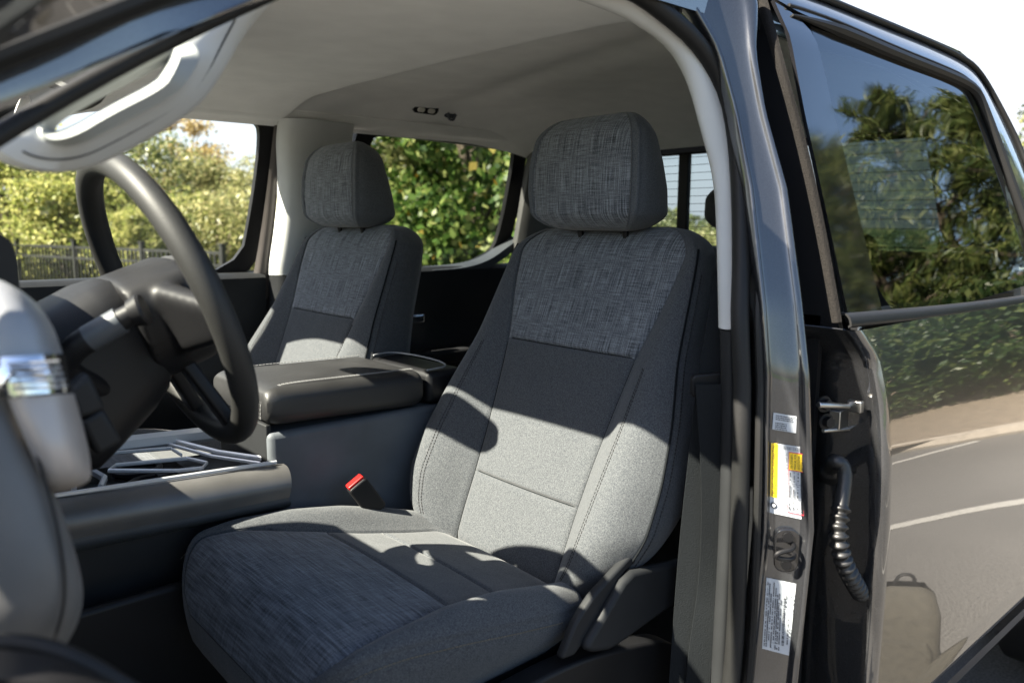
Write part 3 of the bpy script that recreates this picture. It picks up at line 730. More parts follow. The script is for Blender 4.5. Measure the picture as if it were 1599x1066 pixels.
def seat(x0, yc, side, nm):
    """side +1: outboard is +y"""
    base = MB()
    base.box((x0+.40, yc, .79), (.44, .46, .05)); base.box((x0+.40, yc-.2, .70), (.40, .04, .16)); base.box((x0+.40, yc+.2, .70), (.40, .04, .16))
    root = base.obj('front_seat', BLACK, T, label=nm, bevel=.01)
    # backrest: s = height, n = forward
    bk = [(.82, .210, .19, .14, .03, .12), (.87, .196, .225, .142, .05, .14), (.92, .176, .284, .144, .068, .15), (.98, .150, .309, .145, .078, .15), (1.06, .115, .309, .15, .069, .15), (1.15, .075, .293, .16, .050, .15), (1.25, .032, .264, .174, .026, .14), (1.36, -.014, .250, .206, .010, .13), (1.43, -.044, .240, .218, .004, .115), (1.478, -.066, .226, .210, .002, .10)]
    fB = lambda s, q, n: (x0+n, yc+side*q, s)
    seam = 1.245
    rgn = lambda s, q, i_, f: 1 if (f and abs(q) < i_+.001 and s > seam) else 0
    d = pad(bk, fB, [('backrest', CLOTH, None), ('woven_panel', WOVEN, 'blue grey woven panel across the top of the backrest')], root, seam_rows=(.985, seam), region=rgn, round0=.05, round1=.055, shape=.004, n_rows=120)
    mb = MB()
    for sg in (1, -1):
        for t in (.46, .50):
            mb = MB(); pts = []
            for s in np.linspace(.90, 1.24, 60):
                w_, i_, h, n0 = (np.interp(s, d['ss'], d[k]) for k in ('W', 'I', 'H', 'n0'))
                z = h*math.sin(min(1, t/.62)*math.pi/2)**1.3
                pts.append(fB(s, sg*(i_+(w_-i_)*t), n0+z+.0004))
            stitches(mb, pts); mb.obj('stitching', THREAD, root, smooth=False)
        for k in (.006, ):
            mb = MB(); pts = []
            for s in np.linspace(.90, 1.40, 90):
                w_, i_, h, n0 = (np.interp(s, d['ss'], d[k2]) for k2 in ('W', 'I', 'H', 'n0'))
                zl = h*math.cos(math.pi/2*.93)**.75
                pts.append(fB(s, sg*(w_+.0040), n0+zl-.022))
            stitches(mb, pts); mb.obj('stitching', THREAD, root, smooth=False)
    for sg in (1, -1):
        pi_, ps_ = [], []
        for s in np.linspace(.855, 1.44, 70):
            w_, i_, h, n0 = (np.interp(s, d['ss'], d[k2]) for k2 in ('W', 'I', 'H', 'n0'))
            zl = h*math.cos(math.pi/2*.93)**.75
            ps_.append(fB(s, sg*(w_+.0018), n0+zl-.004)); pi_.append(fB(s, sg*i_, n0-.0045))
        MB().tube(ps_[4:], .0021, 6).obj('piping', SEAM, root); MB().tube(pi_[:46], .0016, 5).obj('seam', SEAM, root)
    for s, n_ in ((.985, 40), (1.245, 40)):
        i_, n0 = (np.interp(s, d['ss'], d[k2]) for k2 in ('I', 'n0'))
        MB().tube([fB(s, q, n0+.004*(1-(q/i_)**2)-.0052) for q in np.linspace(-i_, i_, n_)], .0009, 5).obj('seam', SEAM, root)
    # cushion: s = forward, n = up
    ck = [(.20, .868, .235, .16, .02, .08), (.30, .886, .262, .17, .032, .09), (.40, .908, .272, .18, .036, .10), (.50, .932, .277, .20, .026, .115), (.60, .950, .275, .236, .010, .135), (.66, .950, .268, .248, .004, .15), (.695, .936, .260, .246, .002, .15), (.722, .905, .252, .238, .001, .12)]
    fC = lambda s, q, n: (x0+s, yc+side*q, n)
    rg2 = lambda s, q, i_, f: 1 if (f and abs(q) < i_+.001 and s > .46) else 0
    d2 = pad(ck, fC, [('cushion', CLOTH, None), ('woven_cushion_panel', WOVEN_SEAT, 'blue grey woven front panel of the cushion')], root, seam_rows=(.35, .46), region=rg2, round0=.04, round1=.06, shape=.004, n_rows=100)
    for sg in (1, -1):
        mb = MB(); pts = []
        for s in np.linspace(.30, .70, 70):
            w_, i_, h, n0 = (np.interp(s, d2['ss'], d2[k2]) for k2 in ('W', 'I', 'H', 'n0'))
            zl = h*math.cos(math.pi/2*.93)**.75
            pts.append(fC(s, sg*(w_+.0042), n0+zl-.020))
        stitches(mb, pts); mb.obj('stitching', THREAD_TAN, root, smooth=False)
    # headrest
    hk = [(1.470, -.004, .124, .112, .0, .135), (1.50, .004, .138, .124, .0, .145), (1.55, .006, .144, .128, .0, .135), (1.60, .004, .142, .126, .0, .12), (1.65, -.004, .134, .117, .0, .10), (1.675, -.010, .126, .110, .0, .09), (1.690, -.016, .118, .104, .0, .08)]
    rg3 = lambda s, q, i_, f: 1 if f else 0
    pad(hk, fB, [('headrest', CLOTH_HR, None), ('headrest_front', WOVEN, None)], root, region=rg3, round0=.040, round1=.050, shape=.014, n_rows=70, seam=.002)
    for q in (-.06, .06): MB().tube([(x0-.08, yc+q, 1.40), (x0-.055, yc+q, 1.50)], .0065, 10).obj('headrest_post', BLACK, root)
    # recliner shield and side valance on the outboard side
    yo = yc+side*.285
    sh = [(.62, .70), (.62, .79), (.45, .82), (.30, .822), (.18, .80), (.06, .77), (.02, .72), (.05, .66)]
    V, F = prism(smooth_loop(sh, 2), lambda a, b, dd: (x0+a, yo+side*dd, b), -.03, .012); obj('seat_valance', V, F, BLACK, root, bevel=.006)
    rc = [(.297, .845), (.278, .832), (.234, .820), (.10, .84), (-.06, .84), (-.06, .905), (.09, .922), (.197, .938)]
    V, F = prism(smooth_loop(rc, 1, .12), lambda a, b, dd: (x0+a, yo+side*dd, b), .006, .026); obj('recliner_cover', V, F, DARK, root, bevel=.008)
    r2 = [(.335, .835), (.300, .832), (.20, .93), (.12, .955), (.12, .985), (.19, .952), (.262, .918), (.30, .888)]
    V, F = prism(smooth_loop(r2, 1, .12), lambda a, b, dd: (x0+a, yo+side*dd, b), -.004, .012); obj('hinge_cover', V, F, DARK, root, bevel=.005)
    return root
seat(0.0, .414, 1, 'driver seat in charcoal cloth, nearest the open doorway')
seat(.09, -.414, -1, 'passenger seat in charcoal cloth beyond the centre console')

# rear bench with small headrests
MB().box((-.75, 0, .86), (.5, 1.35, .16)).obj('rear_bench', CLOTH, T, bevel=.05)
obj('rear_backrest', *loft([[(x, y, z) for x, z in ((-.93, .9), (-1.10, 1.40), (-1.18, 1.42), (-1.18, .9))] for y in np.linspace(-.66, .66, 6)]), CLOTH, T, bevel=.03)
for y, zh_ in ((-.40, 1.40), (.075, 1.535), (.44, 1.40)):
    P = [(-1.02+a*.03, y, 1.46) for a in range(1)]
    V, F = loft([[(-1.04+.04*math.cos(t)*k, y+.085*math.sin(p_), 0) for t in ()] for p_ in ()]) if False else (None, None)
    lo = []
    for ph in np.linspace(-1, 1, 13):
        k = math.sqrt(max(.02, 1-abs(ph)**3)); c = rrect(.10*k, .135*k, .042*k)
        lo.append([(-1.03+a-.12*(b*.3), y+ph*.095, zh_+b) for a, b in c])
    obj('rear_headrest', *loft(lo), CLOTH, T)
for y in (.03, .12): MB().tube([(-1.07, y, 1.36), (-1.05, y, 1.5)], .006, 8).obj('headrest_post', CHROME, T)

# ------------------------------------------------------------------ centre console
con = MB()
con.box((.30, -.02, .86), (.42, .255, .46)); console = con.obj('centre_console', mat('console_grey', (.075, .083, .093), .6, bump=.25, bscale=800, dist=.0004, spec=.3), T, bevel=.012)
MB().box((.69, -.02, .82), (.40, .25, .36)).obj('console_front', DARK, console, bevel=.01)
rows = []
bandA = [at(80, 787, y=.135), at(250, 762, y=.135), at(452, 730, y=.135)]
bandB = [at(80, 847, y=.150), at(250, 816, y=.150), at(452, 776, y=.150)]
bandC = [at(80, 870, y=.125), at(250, 833, y=.125), at(452, 792, y=.125)]
mid = [(np.array(a)+b)/2+np.array((0, .012, 0)) for a, b in zip(bandA, bandB)]
obj('side_trim', *ruled([[p+np.array((0, -.03, .003)) for p in bandA], bandA, mid, bandB], 30), mat('satin_bronze_grey', (.10, .097, .095), .42, .4), console, solid=.006)
obj('lower_side_trim', *ruled([[p+np.array((0, -.004, -.001)) for p in bandB], [(p+q)/2+np.array((0, .008, 0)) for p, q in zip(bandB, bandC)], bandC, [p-np.array((0, .05, .02)) for p in bandC]], 30), GREYP, console, solid=.006)
# tray: dark floor, silver edges, cup holders
tz = lambda x: 1.029+(x-.49)*.052
ta = MB()
for x0_, x1_, y0, y1, dz in ((.50, .87, -.16, .11, -.035),): ta.add([(x0_, y0, tz(x0_)+dz), (x1_, y0, tz(x1_)+dz), (x1_, y1, tz(x1_)+dz), (x0_, y1, tz(x0_)+dz)], [(0, 1, 2, 3)])
tray = ta.obj('cup_tray', GLOSSB, console, smooth=False)
hm = MB()
def edge(pts, r=.004, m=None): r *= 1.35; hm.tube([(x, y, tz(x)+z) for x, y, z in pts], r, 6, r2=r*.6)
edge([(.505, .075, .004), (.56, -.02, .004), (.60, -.15, .004)]); edge([(.52, .085, 0), (.575, -.01, 0), (.615, -.15, 0)], .003)
edge([(.62, .06, .0), (.60, .03, .0), (.62, -.02, 0), (.74, -.04, 0), (.76, -.01, 0), (.70, .03, 0), (.66, .055, 0), (.62, .06, 0)], .003)
edge([(.80, .10, .003), (.78, .045, .003), (.80, -.13, .003)], .006); edge([(.84, .10, .003), (.83, .06, .003)], .005)
edge([(.50, .112, .006), (.87, .112, .006)], .003); edge([(.50, -.15, .01), (.87, -.15, .01)], .012)
edge([(.62, -.05, 0), (.62, -.11, 0), (.72, -.13, 0), (.77, -.10, 0), (.77, -.05, 0)], .003)
hm.obj('tray_edging', mat('bright_satin', (.55, .56, .58), .35, .3, var=.03), tray)
for cx_, cy_ in ((.69, .005), (.69, -.09)):
    cups = MB(); ring = [(cx_+.04*math.cos(a), cy_+.034*math.sin(a), tz(cx_)-.028) for a in np.linspace(0, 6.283, 33)]
    cups.tube(ring, .006, 6); cups.obj('cup_holder', BLACK, tray)
MB().box((.66, .045, tz(.66)-.012), (.07, .02, .02)).obj('divider', BLACK, tray)
MB().box((.505, -.02, 1.055), (.012, .23, .10)).obj('console_panel', DARK, console, bevel=.003)
# armrest lid with stitched edge
lo = []
for x in np.r_[np.linspace(.515, .49, 6), np.linspace(.47, .20, 14), np.linspace(.18, .165, 4)]:
    e = min(1, (.517-x)/.035); k = math.sqrt(max(.0, 1-(1-e)**2)) if e < 1 else 1
    e2 = min(1, (x-.163)/.02); k *= math.sqrt(max(.02, 1-(1-e2)**2)) if e2 < 1 else 1
    zt, zb = 1.178-(.5-x)*.02, 1.105-(.5-x)*.085*0-(.515-x)*.03
    hh = (zt-zb); c = rrect(.275*(.93+.07*k), hh*(.5+.5*k), min(.026, hh*.35)*(.5+.5*k), 6)
    lo.append([(x, -.016+a, (zt+zb)/2+b) for a, b in c])
arm = obj('armrest', *loft(lo), LEATHER, console, sharp=60)
for off in (0, .006):
    mb = MB(); pts = [(.5155, .088-off, 1.115), (.5165, .088-off, 1.14), (.508, .09-off, 1.164), (.49, .092-off, 1.174), (.46, .096-off, 1.1792), (.33, .098-off, 1.1764), (.175, .098-off, 1.1732)]
    stitches(mb, smooth(pts, 80, 2)+np.array((.001, 0, .0012)), .008, .0055, .001); mb.obj('stitching', THREAD_PALE, arm, smooth=False)
mb = MB(); pts = [(.5155, -.12, 1.115), (.508, -.12, 1.164), (.49, -.122, 1.1752), (.46, -.124, 1.1802), (.175, -.124, 1.1742)]
stitches(mb, smooth(pts, 60, 2)+np.array((.001, 0, .0012)), .008, .0055, .001)
mb.obj('stitching', THREAD_PALE, arm, smooth=False)
MB().box((.10, -.016, 1.13), (.10, .26, .07)).obj('console_end', BLACK, console, bevel=.012)
MB().tube(smooth([(.155, -.10, 1.176), (.09, -.12, 1.176), (.06, 0, 1.172), (.08, .10, 1.17), (.15, .11, 1.17)], 30), .0022, 6).obj('end_edging', SATIN, console)
# belt buckle by the console
bd = unit(at(600, 812, y=.185)-at(553, 752, y=.175)); bn = unit(np.cross(bd, (0.2, 1.0, 0))); bo = np.cross(bn, bd)
bc = at(572, 775, y=.18)
V, F = prism(rrect(.042, .078, .007), lambda a, b, d: bc+bn*a-bd*b+bo*d, -.012, .012); bk_ = obj('belt_buckle', V, F, BLACK, T, bevel=.004)
V, F = prism(rrect(.036, .012, .003), lambda a, b, d: bc+bn*a-bd*(b+.0385)+bo*d, -.0095, .0095); obj('release_button', V, F, RED, bk_, bevel=.0015)
MB().add(*prism(rrect(.026, .10, .004), lambda a, b, d: bc+bn*a-bd*(b-.085)+bo*d, -.004, .004)).obj('buckle_stalk', BLACK, bk_)

# ------------------------------------------------------------------ seat belt on the near pillar
def webbing(name, pts, w_, m=BELT, parent=T, wdir=(.55, -.45, 0)):
    P = smooth(pts, 50, 2); wv = unit(np.array(wdir)); return obj(name, *grid([[p-wv*w_/2, p+wv*w_/2] for p in P]), m, parent, solid=.0016, off=0)
belt = webbing('seat_belt', [at(1152, 340, y=.755), at(1138, 410, y=.76), at(1124, 500, y=.765), at(1108, 590, y=.77), at(1096, 700, y=.765), at(1082, 820, y=.76), at(1072, 940, y=.76), at(1062, 1080, y=.765)], .040)
webbing('belt_return', [at(1106, 600, y=.79), at(1116, 760, y=.795), at(1112, 900, y=.79), at(1096, 1000, y=.79), at(1088, 1080, y=.79)], .040, parent=belt)
tg = at(1103, 600, y=.775)
mb = MB(); mb.add(*prism(rrect(.052, .036, .008), lambda a, b, d: tg+np.array((.75, -.6, -.1))*a+np.array((0, 0, 1))*b+np.array((.6, .75, 0))*d, -.006, .007)); mb.obj('belt_tongue', BLACK, belt, bevel=.003)
tgc = at(1106, 630, y=.78)
MB().tube(smooth([tgc+np.array((.006, 0, .02)), tgc+np.array((.008, 0, -.012)), tgc+np.array((-.012, 0, -.014)), tgc+np.array((-.013, 0, -.004))]), .0022, 6).obj('tongue_plate', CHROME, belt)
# far belt on the passenger side
fb = webbing('seat_belt', [(.02, -.775, 1.47), (0, -.775, 1.3), (-.01, -.78, 1.1), (0, -.79, .8)], .046, wdir=(1, 0, 0))
MB().box((.02, -.772, 1.50), (.05, .03, .06)).obj('belt_guide', BLACK, fb, bevel=.01)

# ------------------------------------------------------------------ steering wheel and column
WC = np.array((.78, .414, 1.377)); tw = R_(20)
wu = np.array((math.sin(tw), 0, math.cos(tw))); wl = np.array((0, 1.0, 0)); wn = np.array((-math.cos(tw), 0, math.sin(tw)))
RW = .192
wp = lambda a, b, d=0: WC+wl*a+wu*b+wn*d
th = np.linspace(0, 2*np.pi, 120, endpoint=False)
rim = tube([wp(RW*math.cos(t), RW*math.sin(t)*.985) for t in th], .0172, 16, closed=True, r2=.0165)
sw = obj('steering_wheel', *rim, RIM, T, sharp=0)
hb_ = MB()
hub = [(-.095, .03), (-.07, .058), (.07, .058), (.095, .03), (.09, -.04), (.05, -.085), (-.05, -.085), (-.09, -.04)]
hb_.add(*prism(smooth_loop(hub, 2), lambda a, b, d: wp(a, b, d), -.06, .025))
for s in (1, -1):
    lo = []
    for t in np.linspace(0, 1, 10):
        c = rrect(.036-.012*t, .105-.055*t, .010)
        lo.append([wp(s*(.05+t*.140), -.004+.0*t+b, -.022+.022*t+a) for a, b in c])
    hb_.add(*loft(lo))
hub_o = hb_.obj('hub', BLACK, sw, sharp=0)
rm = hub_o.modifiers.new('remesh', 'REMESH'); rm.mode = 'VOXEL'; rm.voxel_size = .004; rm.use_smooth_shade = True
sm_ = hub_o.modifiers.new('smooth', 'SMOOTH'); sm_.iterations = 14; sm_.factor = .6
for s in (1, -1):
    lo = []
    for t in np.linspace(0, 1, 10):
        c = rrect(.018, .036, .006)
        lo.append([wp(s*(.040+.030*t)+b*.9, -.06-t*.118, -.020+.020*t+a) for a, b in c])
    obj('lower_spoke', *loft(lo), BLACK, sw)
V, F = prism(smooth_loop([(-.10, .03), (-.07, .052), (.07, .052), (.10, .03), (.10, -.05), (.06, -.08), (-.06, -.08), (-.10, -.05)], 2), lambda a, b, d: wp(a, b, d), .028, .048); obj('horn_pad', V, F, LEATHER, sw, bevel=.012)
lo = []
for t, w_, h, r in ((.0, .13, .13, .05), (.12, .155, .155, .05), (.3, .165, .17, .05), (.7, .175, .185, .05), (.94, .18, .19, .05), (1.0, .172, .182, .05)):
    cc_ = np.array((.812, .414, 1.352))*(1-t)+np.array((.930, .414, 1.268))*t
    lo.append([cc_+np.array((0, a, 0))+np.array((.42, 0, .91))*b for a, b in rrect(w_, h, r, 6)])
col_ = obj('steering_column', *loft(lo), BLACK, T, sharp=50)
# gap cover under the hub top and the stalks
cdir = unit(np.array((.82, 0, -.57)))
sk = smooth([WC+cdir*.12+np.array((0, .075, -.02)), at(92, 580, y=.525), at(112, 545, y=.54), at(150, 522, y=.55), at(206, 490, y=.565)], 40, 2)
stalk = obj('stalk', *tube(sk, np.interp(np.linspace(0, 1, 40), [0, .3, .75, 1], [.012, .015, .0145, .012]), 14), BLACK, col_)
ke = sk[-1]; kd = unit(sk[-1]-sk[-6]); kd2 = unit(kd+np.array((-.3, .25, 0)))
obj('stalk_knob', *tube([ke, ke+kd2*.012, ke+kd2*.015], [.0150, .0185, .0168], 20), BLACK, stalk)
MB().tube([sk[27], sk[36]], .0150, 14).obj('stalk_ring', GREYP, stalk)
# ------------------------------------------------------------------ dashboard
prof = [(1.50, 1.32), (1.20, 1.34), (1.06, 1.335), (.985, 1.315), (.96, 1.29), (.97, 1.25), (1.0, 1.20), (1.02, 1.12), (1.04, .98), (1.12, .86), (1.5, .80)]
V, F = prism(smooth_loop(prof, 2, .2), lambda a, b, d: (a, d, b), -.79, .70); dash = obj('dashboard', V, F, BLACK, T, sharp=30)
obj('dash_top', *ruled([[(1.48, y, 1.328), (1.2, y, 1.347), (1.06, y, 1.343), (.98, y, 1.323), (.952, y, 1.295)] for y in (-.78, -.3, .3, .69)], 30, 0), GREYP, dash, solid=.006)
bn_ = [[(x, y, z) for x, z in smooth_loop([(.975, 1.33), (.968, 1.46), (.99, 1.478), (1.06, 1.470), (1.22, 1.36), (1.22, 1.33)], 2, .2)] for y in (.07, .08, .2, .4, .575, .59)]
obj('instrument_binnacle', *loft(bn_), BLACK, dash)
V, F = prism(rrect(.34, .20, .012), lambda a, b, d: (.99+d+.12*b, -.17+a, 1.42+b), -.012, .012); obj('centre_screen', V, F, GLOSSB, dash, bevel=.004)
# switch panels beside the column
for px, yy, m in ((((106, 610), (140, 582), (168, 640), (124, 656)), .60, DARK), (((126, 660), (162, 636), (194, 690), (154, 714)), .60, DARK)):
    q = [at(u, v, y=yy) for u, v in px]; nv = unit(np.cross(q[1]-q[0], q[3]-q[0])); nv = nv if nv @ (CAM-q[0]) > 0 else -nv
    V = [p for p in q]+[p-nv*.03 for p in q]
    obj('switch_panel', V, [(0, 1, 2, 3), (4, 5, 6, 7), (0, 1, 5, 4), (1, 2, 6, 5), (2, 3, 7, 6), (3, 0, 4, 7)], m, dash, bevel=.006)
def rowsurf(name, rows_, m, bul=.012, **k):
    """rows: v, (uL, dL), (uM, dM), (uR, dR)"""
    cs = [[at(u, v+dv, d=d) for v, *c in rows_ for u, d, dv in (c[j],)] for j in range(len(rows_[0])-1)]
    return obj(name, *ruled(cs, 36), m, dash, **k)
rowsurf('vent_bezel', [(428, (-80, .60, 0), (-40, .59, 0), (-10, .61, 4), (-4, .64, 8)), (442, (-90, .58, 0), (-40, .57, 0), (18, .585, 2), (28, .64, 8)), (470, (-90, .57, 0), (-20, .565, 0), (50, .58, 2), (60, .64, 4)), (510, (-90, .565, 0), (0, .56, 0), (72, .58, 0), (84, .64, 0)), (556, (-90, .56, 0), (10, .56, 0), (84, .58, -3), (98, .64, -4))], SATIN, solid=.006)
strip_ = rowsurf('chrome_strip', [(557, (-80, .555, 4), (10, .553, 0), (84, .572, -4), (101, .64, -5)), (585, (-70, .552, 4), (20, .55, 0), (96, .57, -4), (106, .64, -4)), (615, (-60, .553, 6), (30, .552, 2), (100, .57, -4), (113, .64, -4))], CHROME, solid=.006)
for k in range(5):
    v_ = 567+k*9.5
    MB().tube(smooth([at(12+k*2, v_+2, d=.551), at(60+k*2, v_, d=.556), at(92+k*3, v_-3, d=.566)], 16), .0011, 6).obj('strip_rib', SATIN, strip_)
rowsurf('vent_bezel', [(618, (12, .56, 4), (40, .558, 2), (104, .575, -4), (116, .64, -4)), (660, (30, .56, 4), (60, .558, 0), (116, .578, -3), (128, .64, -3)), (710, (52, .565, 4), (80, .56, 0), (128, .58, -3), (140, .64, -3)), (748, (66, .58, 8), (92, .575, 8), (132, .59, 0), (143, .64, -4)), (765, (80, .61, 4), (96, .605, 4), (126, .61, -6), (138, .645, -14))], mat('satin_beige', (.33, .30, .28), .45, .25), solid=.006)
rowsurf('dashboard_end', [(585, (-110, .545, 10), (-40, .548, 0), (0, .57, 0), (6, .62, 0)), (650, (-110, .54, 10), (-30, .543, 0), (24, .565, 0), (32, .62, 0)), (720, (-110, .54, 0), (-10, .543, 0), (56, .565, 0), (66, .62, 0)), (800, (-110, .54, 0), (10, .543, 0), (88, .567, 0), (98, .62, 0)), (880, (-110, .54, 0), (30, .545, 0), (114, .57, 0), (124, .62, 0)), (930, (-110, .54, 0), (36, .548, 0), (122, .575, 0), (132, .62, 0)), (970, (-110, .545, 0), (30, .55, 0), (112, .58, 0), (122, .62, 4)), (1012, (-110, .55, 0), (20, .56, 0), (84, .585, 0), (98, .62, 4))], MIDG, solid=.01)
mb = MB(); mb.tube(smooth([at(u, v, d=.566) for u, v in ((26, 600), (40, 660), (68, 740), (92, 830), (102, 900), (100, 950), (84, 1000))], 40), .0012, 6); mb.obj('panel_groove', BLACK, dash)
# lower doorway corner, very close to the lens
obj('cowl_seal', *tube(smooth([at(-60, 1004, d=.50), at(20, 1002, d=.50), at(80, 1012, d=.50), at(140, 1038, d=.50), at(215, 1085, d=.51)], 30), .006, 10), RUBBER, T)
obj('doorway_corner', *ruled([[at(-60, 1012, d=.49), at(60, 1016, d=.49), at(130, 1040, d=.49), at(200, 1085, d=.49)], [at(-60, 1060, d=.46), at(60, 1062, d=.46), at(110, 1080, d=.46), at(170, 1120, d=.46)]], 20, 0), BLACK, T, solid=.004)

# ------------------------------------------------------------------ floor, sills, outer body that closes the truck
MB().box((.2, 0, .60), (2.6, 1.64, .03)).obj('floor', CARPET, T)
MB().box((.85, -.02, .68), (.75, .34, .16)).obj('floor_tunnel', CARPET, T, bevel=.04)
mtp = at(200, 980, y=.16)
MB().box((.80, .165, .77), (.42, .02, .22)).obj('tunnel_trim', BLACK, T, bevel=.01)
MB().box((.10, .86, .55), (2.5, .16, .12)).obj('door_sill', PAINT, T, bevel=.02)
MB().box((.10, .84, .615), (2.4, .12, .012)).obj('sill_plate', BLACK, T, bevel=.004)
MB().box((1.27, 0, .98), (.04, 1.6, .74)).obj('bulkhead', BLACK, T)
MB().box((2.05, 0, 1.16), (1.5, 1.86, .16)).obj('bonnet', PAINT, T, bevel=.06)
for s in (1, -1): MB().box((2.05, s*.93, .88), (1.5, .08, .50)).obj('wing', PAINT, T, bevel=.03)
MB().box((-2.15, .93, 1.0), (1.75, .09, .62)).box((-2.15, -.93, 1.0), (1.75, .09, .62)).box((-3.0, 0, 1.0), (.06, 1.8, .62)).box((-2.15, 0, .80), (1.75, 1.8, .05)).obj('cargo_bed', PAINT, T, bevel=.03)
for x in (2.05, -1.95):
    for s in (1, -1):
        wh = MB(); wh.tube([(x, s*.72, .42), (x, s*.74, .42), (x, s*.95, .42), (x, s*.97, .42)], [.36, .41, .41, .36], 40); whl = wh.obj('wheel', RUBBER, T)
        MB().tube([(x, s*.9, .42), (x, s*.975, .42)], .24, 30).obj('rim', SATIN, whl)
ws = [(.735, -.70, 1.765), (.735, .70, 1.765), (1.42, .80, 1.36), (1.42, -.80, 1.36)]
obj('windscreen', ws, [(0, 1, 2, 3)], CLEAR, T, smooth=False)
obj('far_windscreen_pillar', *tube([(1.40, -.82, 1.34), (.72, -.725, 1.78)], .035, 10), DARK, T)

# the driver's door, swung open ahead of the doorway
oa = R_(22); od = np.array((math.sin(oa), math.cos(oa), 0)); on = np.array((-math.cos(oa), math.sin(oa), 0)); oh = np.array((1.30, .97, 0))
D_ = lambda a, z, n: oh+od*a+on*n+np.array((0, 0, z))
drs = [[D_(a, z, .05+.02*math.sin(z*7)+.025*math.exp(-((z-.95)/.07)**2)) for a in np.linspace(0, 1.08, 12)] for z in np.linspace(.58, 1.33, 26)]
od_ = obj('driver_door', *grid(drs), DARK, T, solid=.02)
obj('door_skin', *grid([[D_(a, z, -.07+.03*(z-1)**2) for a in np.linspace(0, 1.10, 8)] for z in np.linspace(.56, 1.34, 12)]), PAINT, od_, solid=.003)
MB().tube(smooth([D_(.04, 1.33, 0), D_(.45, 1.74, 0), D_(.60, 1.80, 0), D_(1.0, 1.80, 0), D_(1.06, 1.75, 0), D_(1.09, 1.33, 0)], 50), .028, 8).obj('window_frame', BLACK, od_)
obj('window', [D_(.06, 1.33, 0), D_(.46, 1.73, 0), D_(1.0, 1.79, 0), D_(1.08, 1.33, 0)], [(0, 1, 2, 3)], CLEAR, od_, smooth=False)

# ------------------------------------------------------------------ surroundings
gm, t, b = nodes('asphalt')
tc = N(t, 'ShaderNodeTexCoord'); n1 = N(t, 'ShaderNodeTexNoise', Scale=110, Detail=3); n2 = N(t, 'ShaderNodeTexNoise', Scale=.7, Detail=4)
t.links.new(tc.outputs['Object'], n1.inputs['Vector']); t.links.new(tc.outputs['Object'], n2.inputs['Vector'])
r1 = ramp(t, [(.35, (.048, .045, .042)), (.7, (.125, .118, .110))]); r2 = ramp(t, [(.3, (.75, .75, .75)), (.7, (1.1, 1.1, 1.1))])
mx = N(t, 'ShaderNodeMix'); mx.data_type = 'RGBA'; mx.blend_type = 'MULTIPLY'; mx.inputs[0].default_value = 1
t.links.new(n1.outputs[0], r1.inputs[0]); t.links.new(n2.outputs[0], r2.inputs[0]); t.links.new(r1.outputs[0], mx.inputs[6]); t.links.new(r2.outputs[0], mx.inputs[7])
t.links.new(mx.outputs[2], b.inputs['Base Color']); b.inputs['Roughness'].default_value = .9
def sheet(name, poly, z, m):
    o = obj(name, [(x, y, z) for x, y in poly], [tuple(range(len(poly)))], m, None, smooth=False); o['kind'] = 'structure'; return o
GRASS = mat('grass', (.06, .085, .025), .95, var=.5, scale=6, bump=1, bscale=60, dist=.05)
SAND = mat('mulch', (.145, .115, .083), .95, var=.25, scale=9, bump=.8, bscale=50, dist=.02)
sheet('ground', [(-400, -400), (400, -400), (400, 400), (-400, 400)], -.45, GRASS)
sheet('car_park', [(-30, -7.6), (30, -7.6), (30, 40), (-30, 40)], 0, gm)
MB().box((0, -7.6, -.2), (60, .2, .5)).obj('kerb', mat('concrete', (.4, .39, .36), .9), None)['kind'] = 'structure'
LINE = mat('road_paint', (.27, .26, .24), .8, var=.15, scale=40)
def stripe(p, d, a, b_, w_=.085):
    d = unit(np.array(d)); n_ = np.array((-d[1], d[0])); p = np.array(p)
    return [tuple(p+d*a-n_*w_/2), tuple(p+d*b_-n_*w_/2), tuple(p+d*b_+n_*w_/2), tuple(p+d*a+n_*w_/2)]
sheet('parking_line', stripe((-5.2, 3.2), (-.85, -.50), -6, .75), .004, LINE)
sheet('parking_line', stripe((-3.2, 2.1), (-.86, -.5), -6, 3.2), .004, LINE)
bed = [(-6.0, 30), (-5.6, 3.6), (-6.3, 2.4), (-7.2, 0), (-7.6, -6), (-30, -6), (-30, 30)]
sheet('planting_bed', bed, .10, SAND)
kb = MB(); kb.tube([(x, y, .03) for x, y in smooth(bed[:5], 40, 2)], .09, 8); kb.obj('kerb', mat('tan_concrete', (.20, .175, .145), .9), None)['kind'] = 'structure'
rng2 = np.random.default_rng(7)

# fence
FM = mat('fence_black', (.005, .005, .005), .5)
def fence(a, b_, zb, h, posts, label):
    a = np.array(a); b_ = np.array(b_); L = np.linalg.norm(b_-a); d = (b_-a)/L
    th_ = thing('metal_fence', label, 'fence', (a[0], a[1], zb))
    base = np.array((a[0], a[1], zb))
    pk = MB(); rl = MB(); P3 = lambda s, z: np.array((d[0]*s, d[1]*s, z))
    rt = np.array([[d[0], -d[1], 0], [d[1], d[0], 0], [0, 0, 1.0]])
    k = 0
    while k*.11 < L: pk.box(P3(k*.11, h*.5), (.023, .023, h-.06), rt); k += 1
    for z in (h-.03, h-.20, .12): rl.box(P3(L/2, z), (L, .03, .035), rt)
    pk.obj('picket', FM, th_, smooth=False)['kind'] = 'stuff'; rl.obj('rail', FM, th_, smooth=False)
    for s in posts:
        m_ = MB(); m_.box(P3(s, (h+.08)/2), (.06, .06, h+.08), rt); m_.box(P3(s, h+.085), (.075, .075, .02), rt); m_.obj('post', FM, th_, smooth=False)
dl = np.array((-2.94+1.5, -8.96+14.4)); ln = np.linalg.norm(dl)
fa = np.array((-1.5, -14.4))-dl/ln*5.64
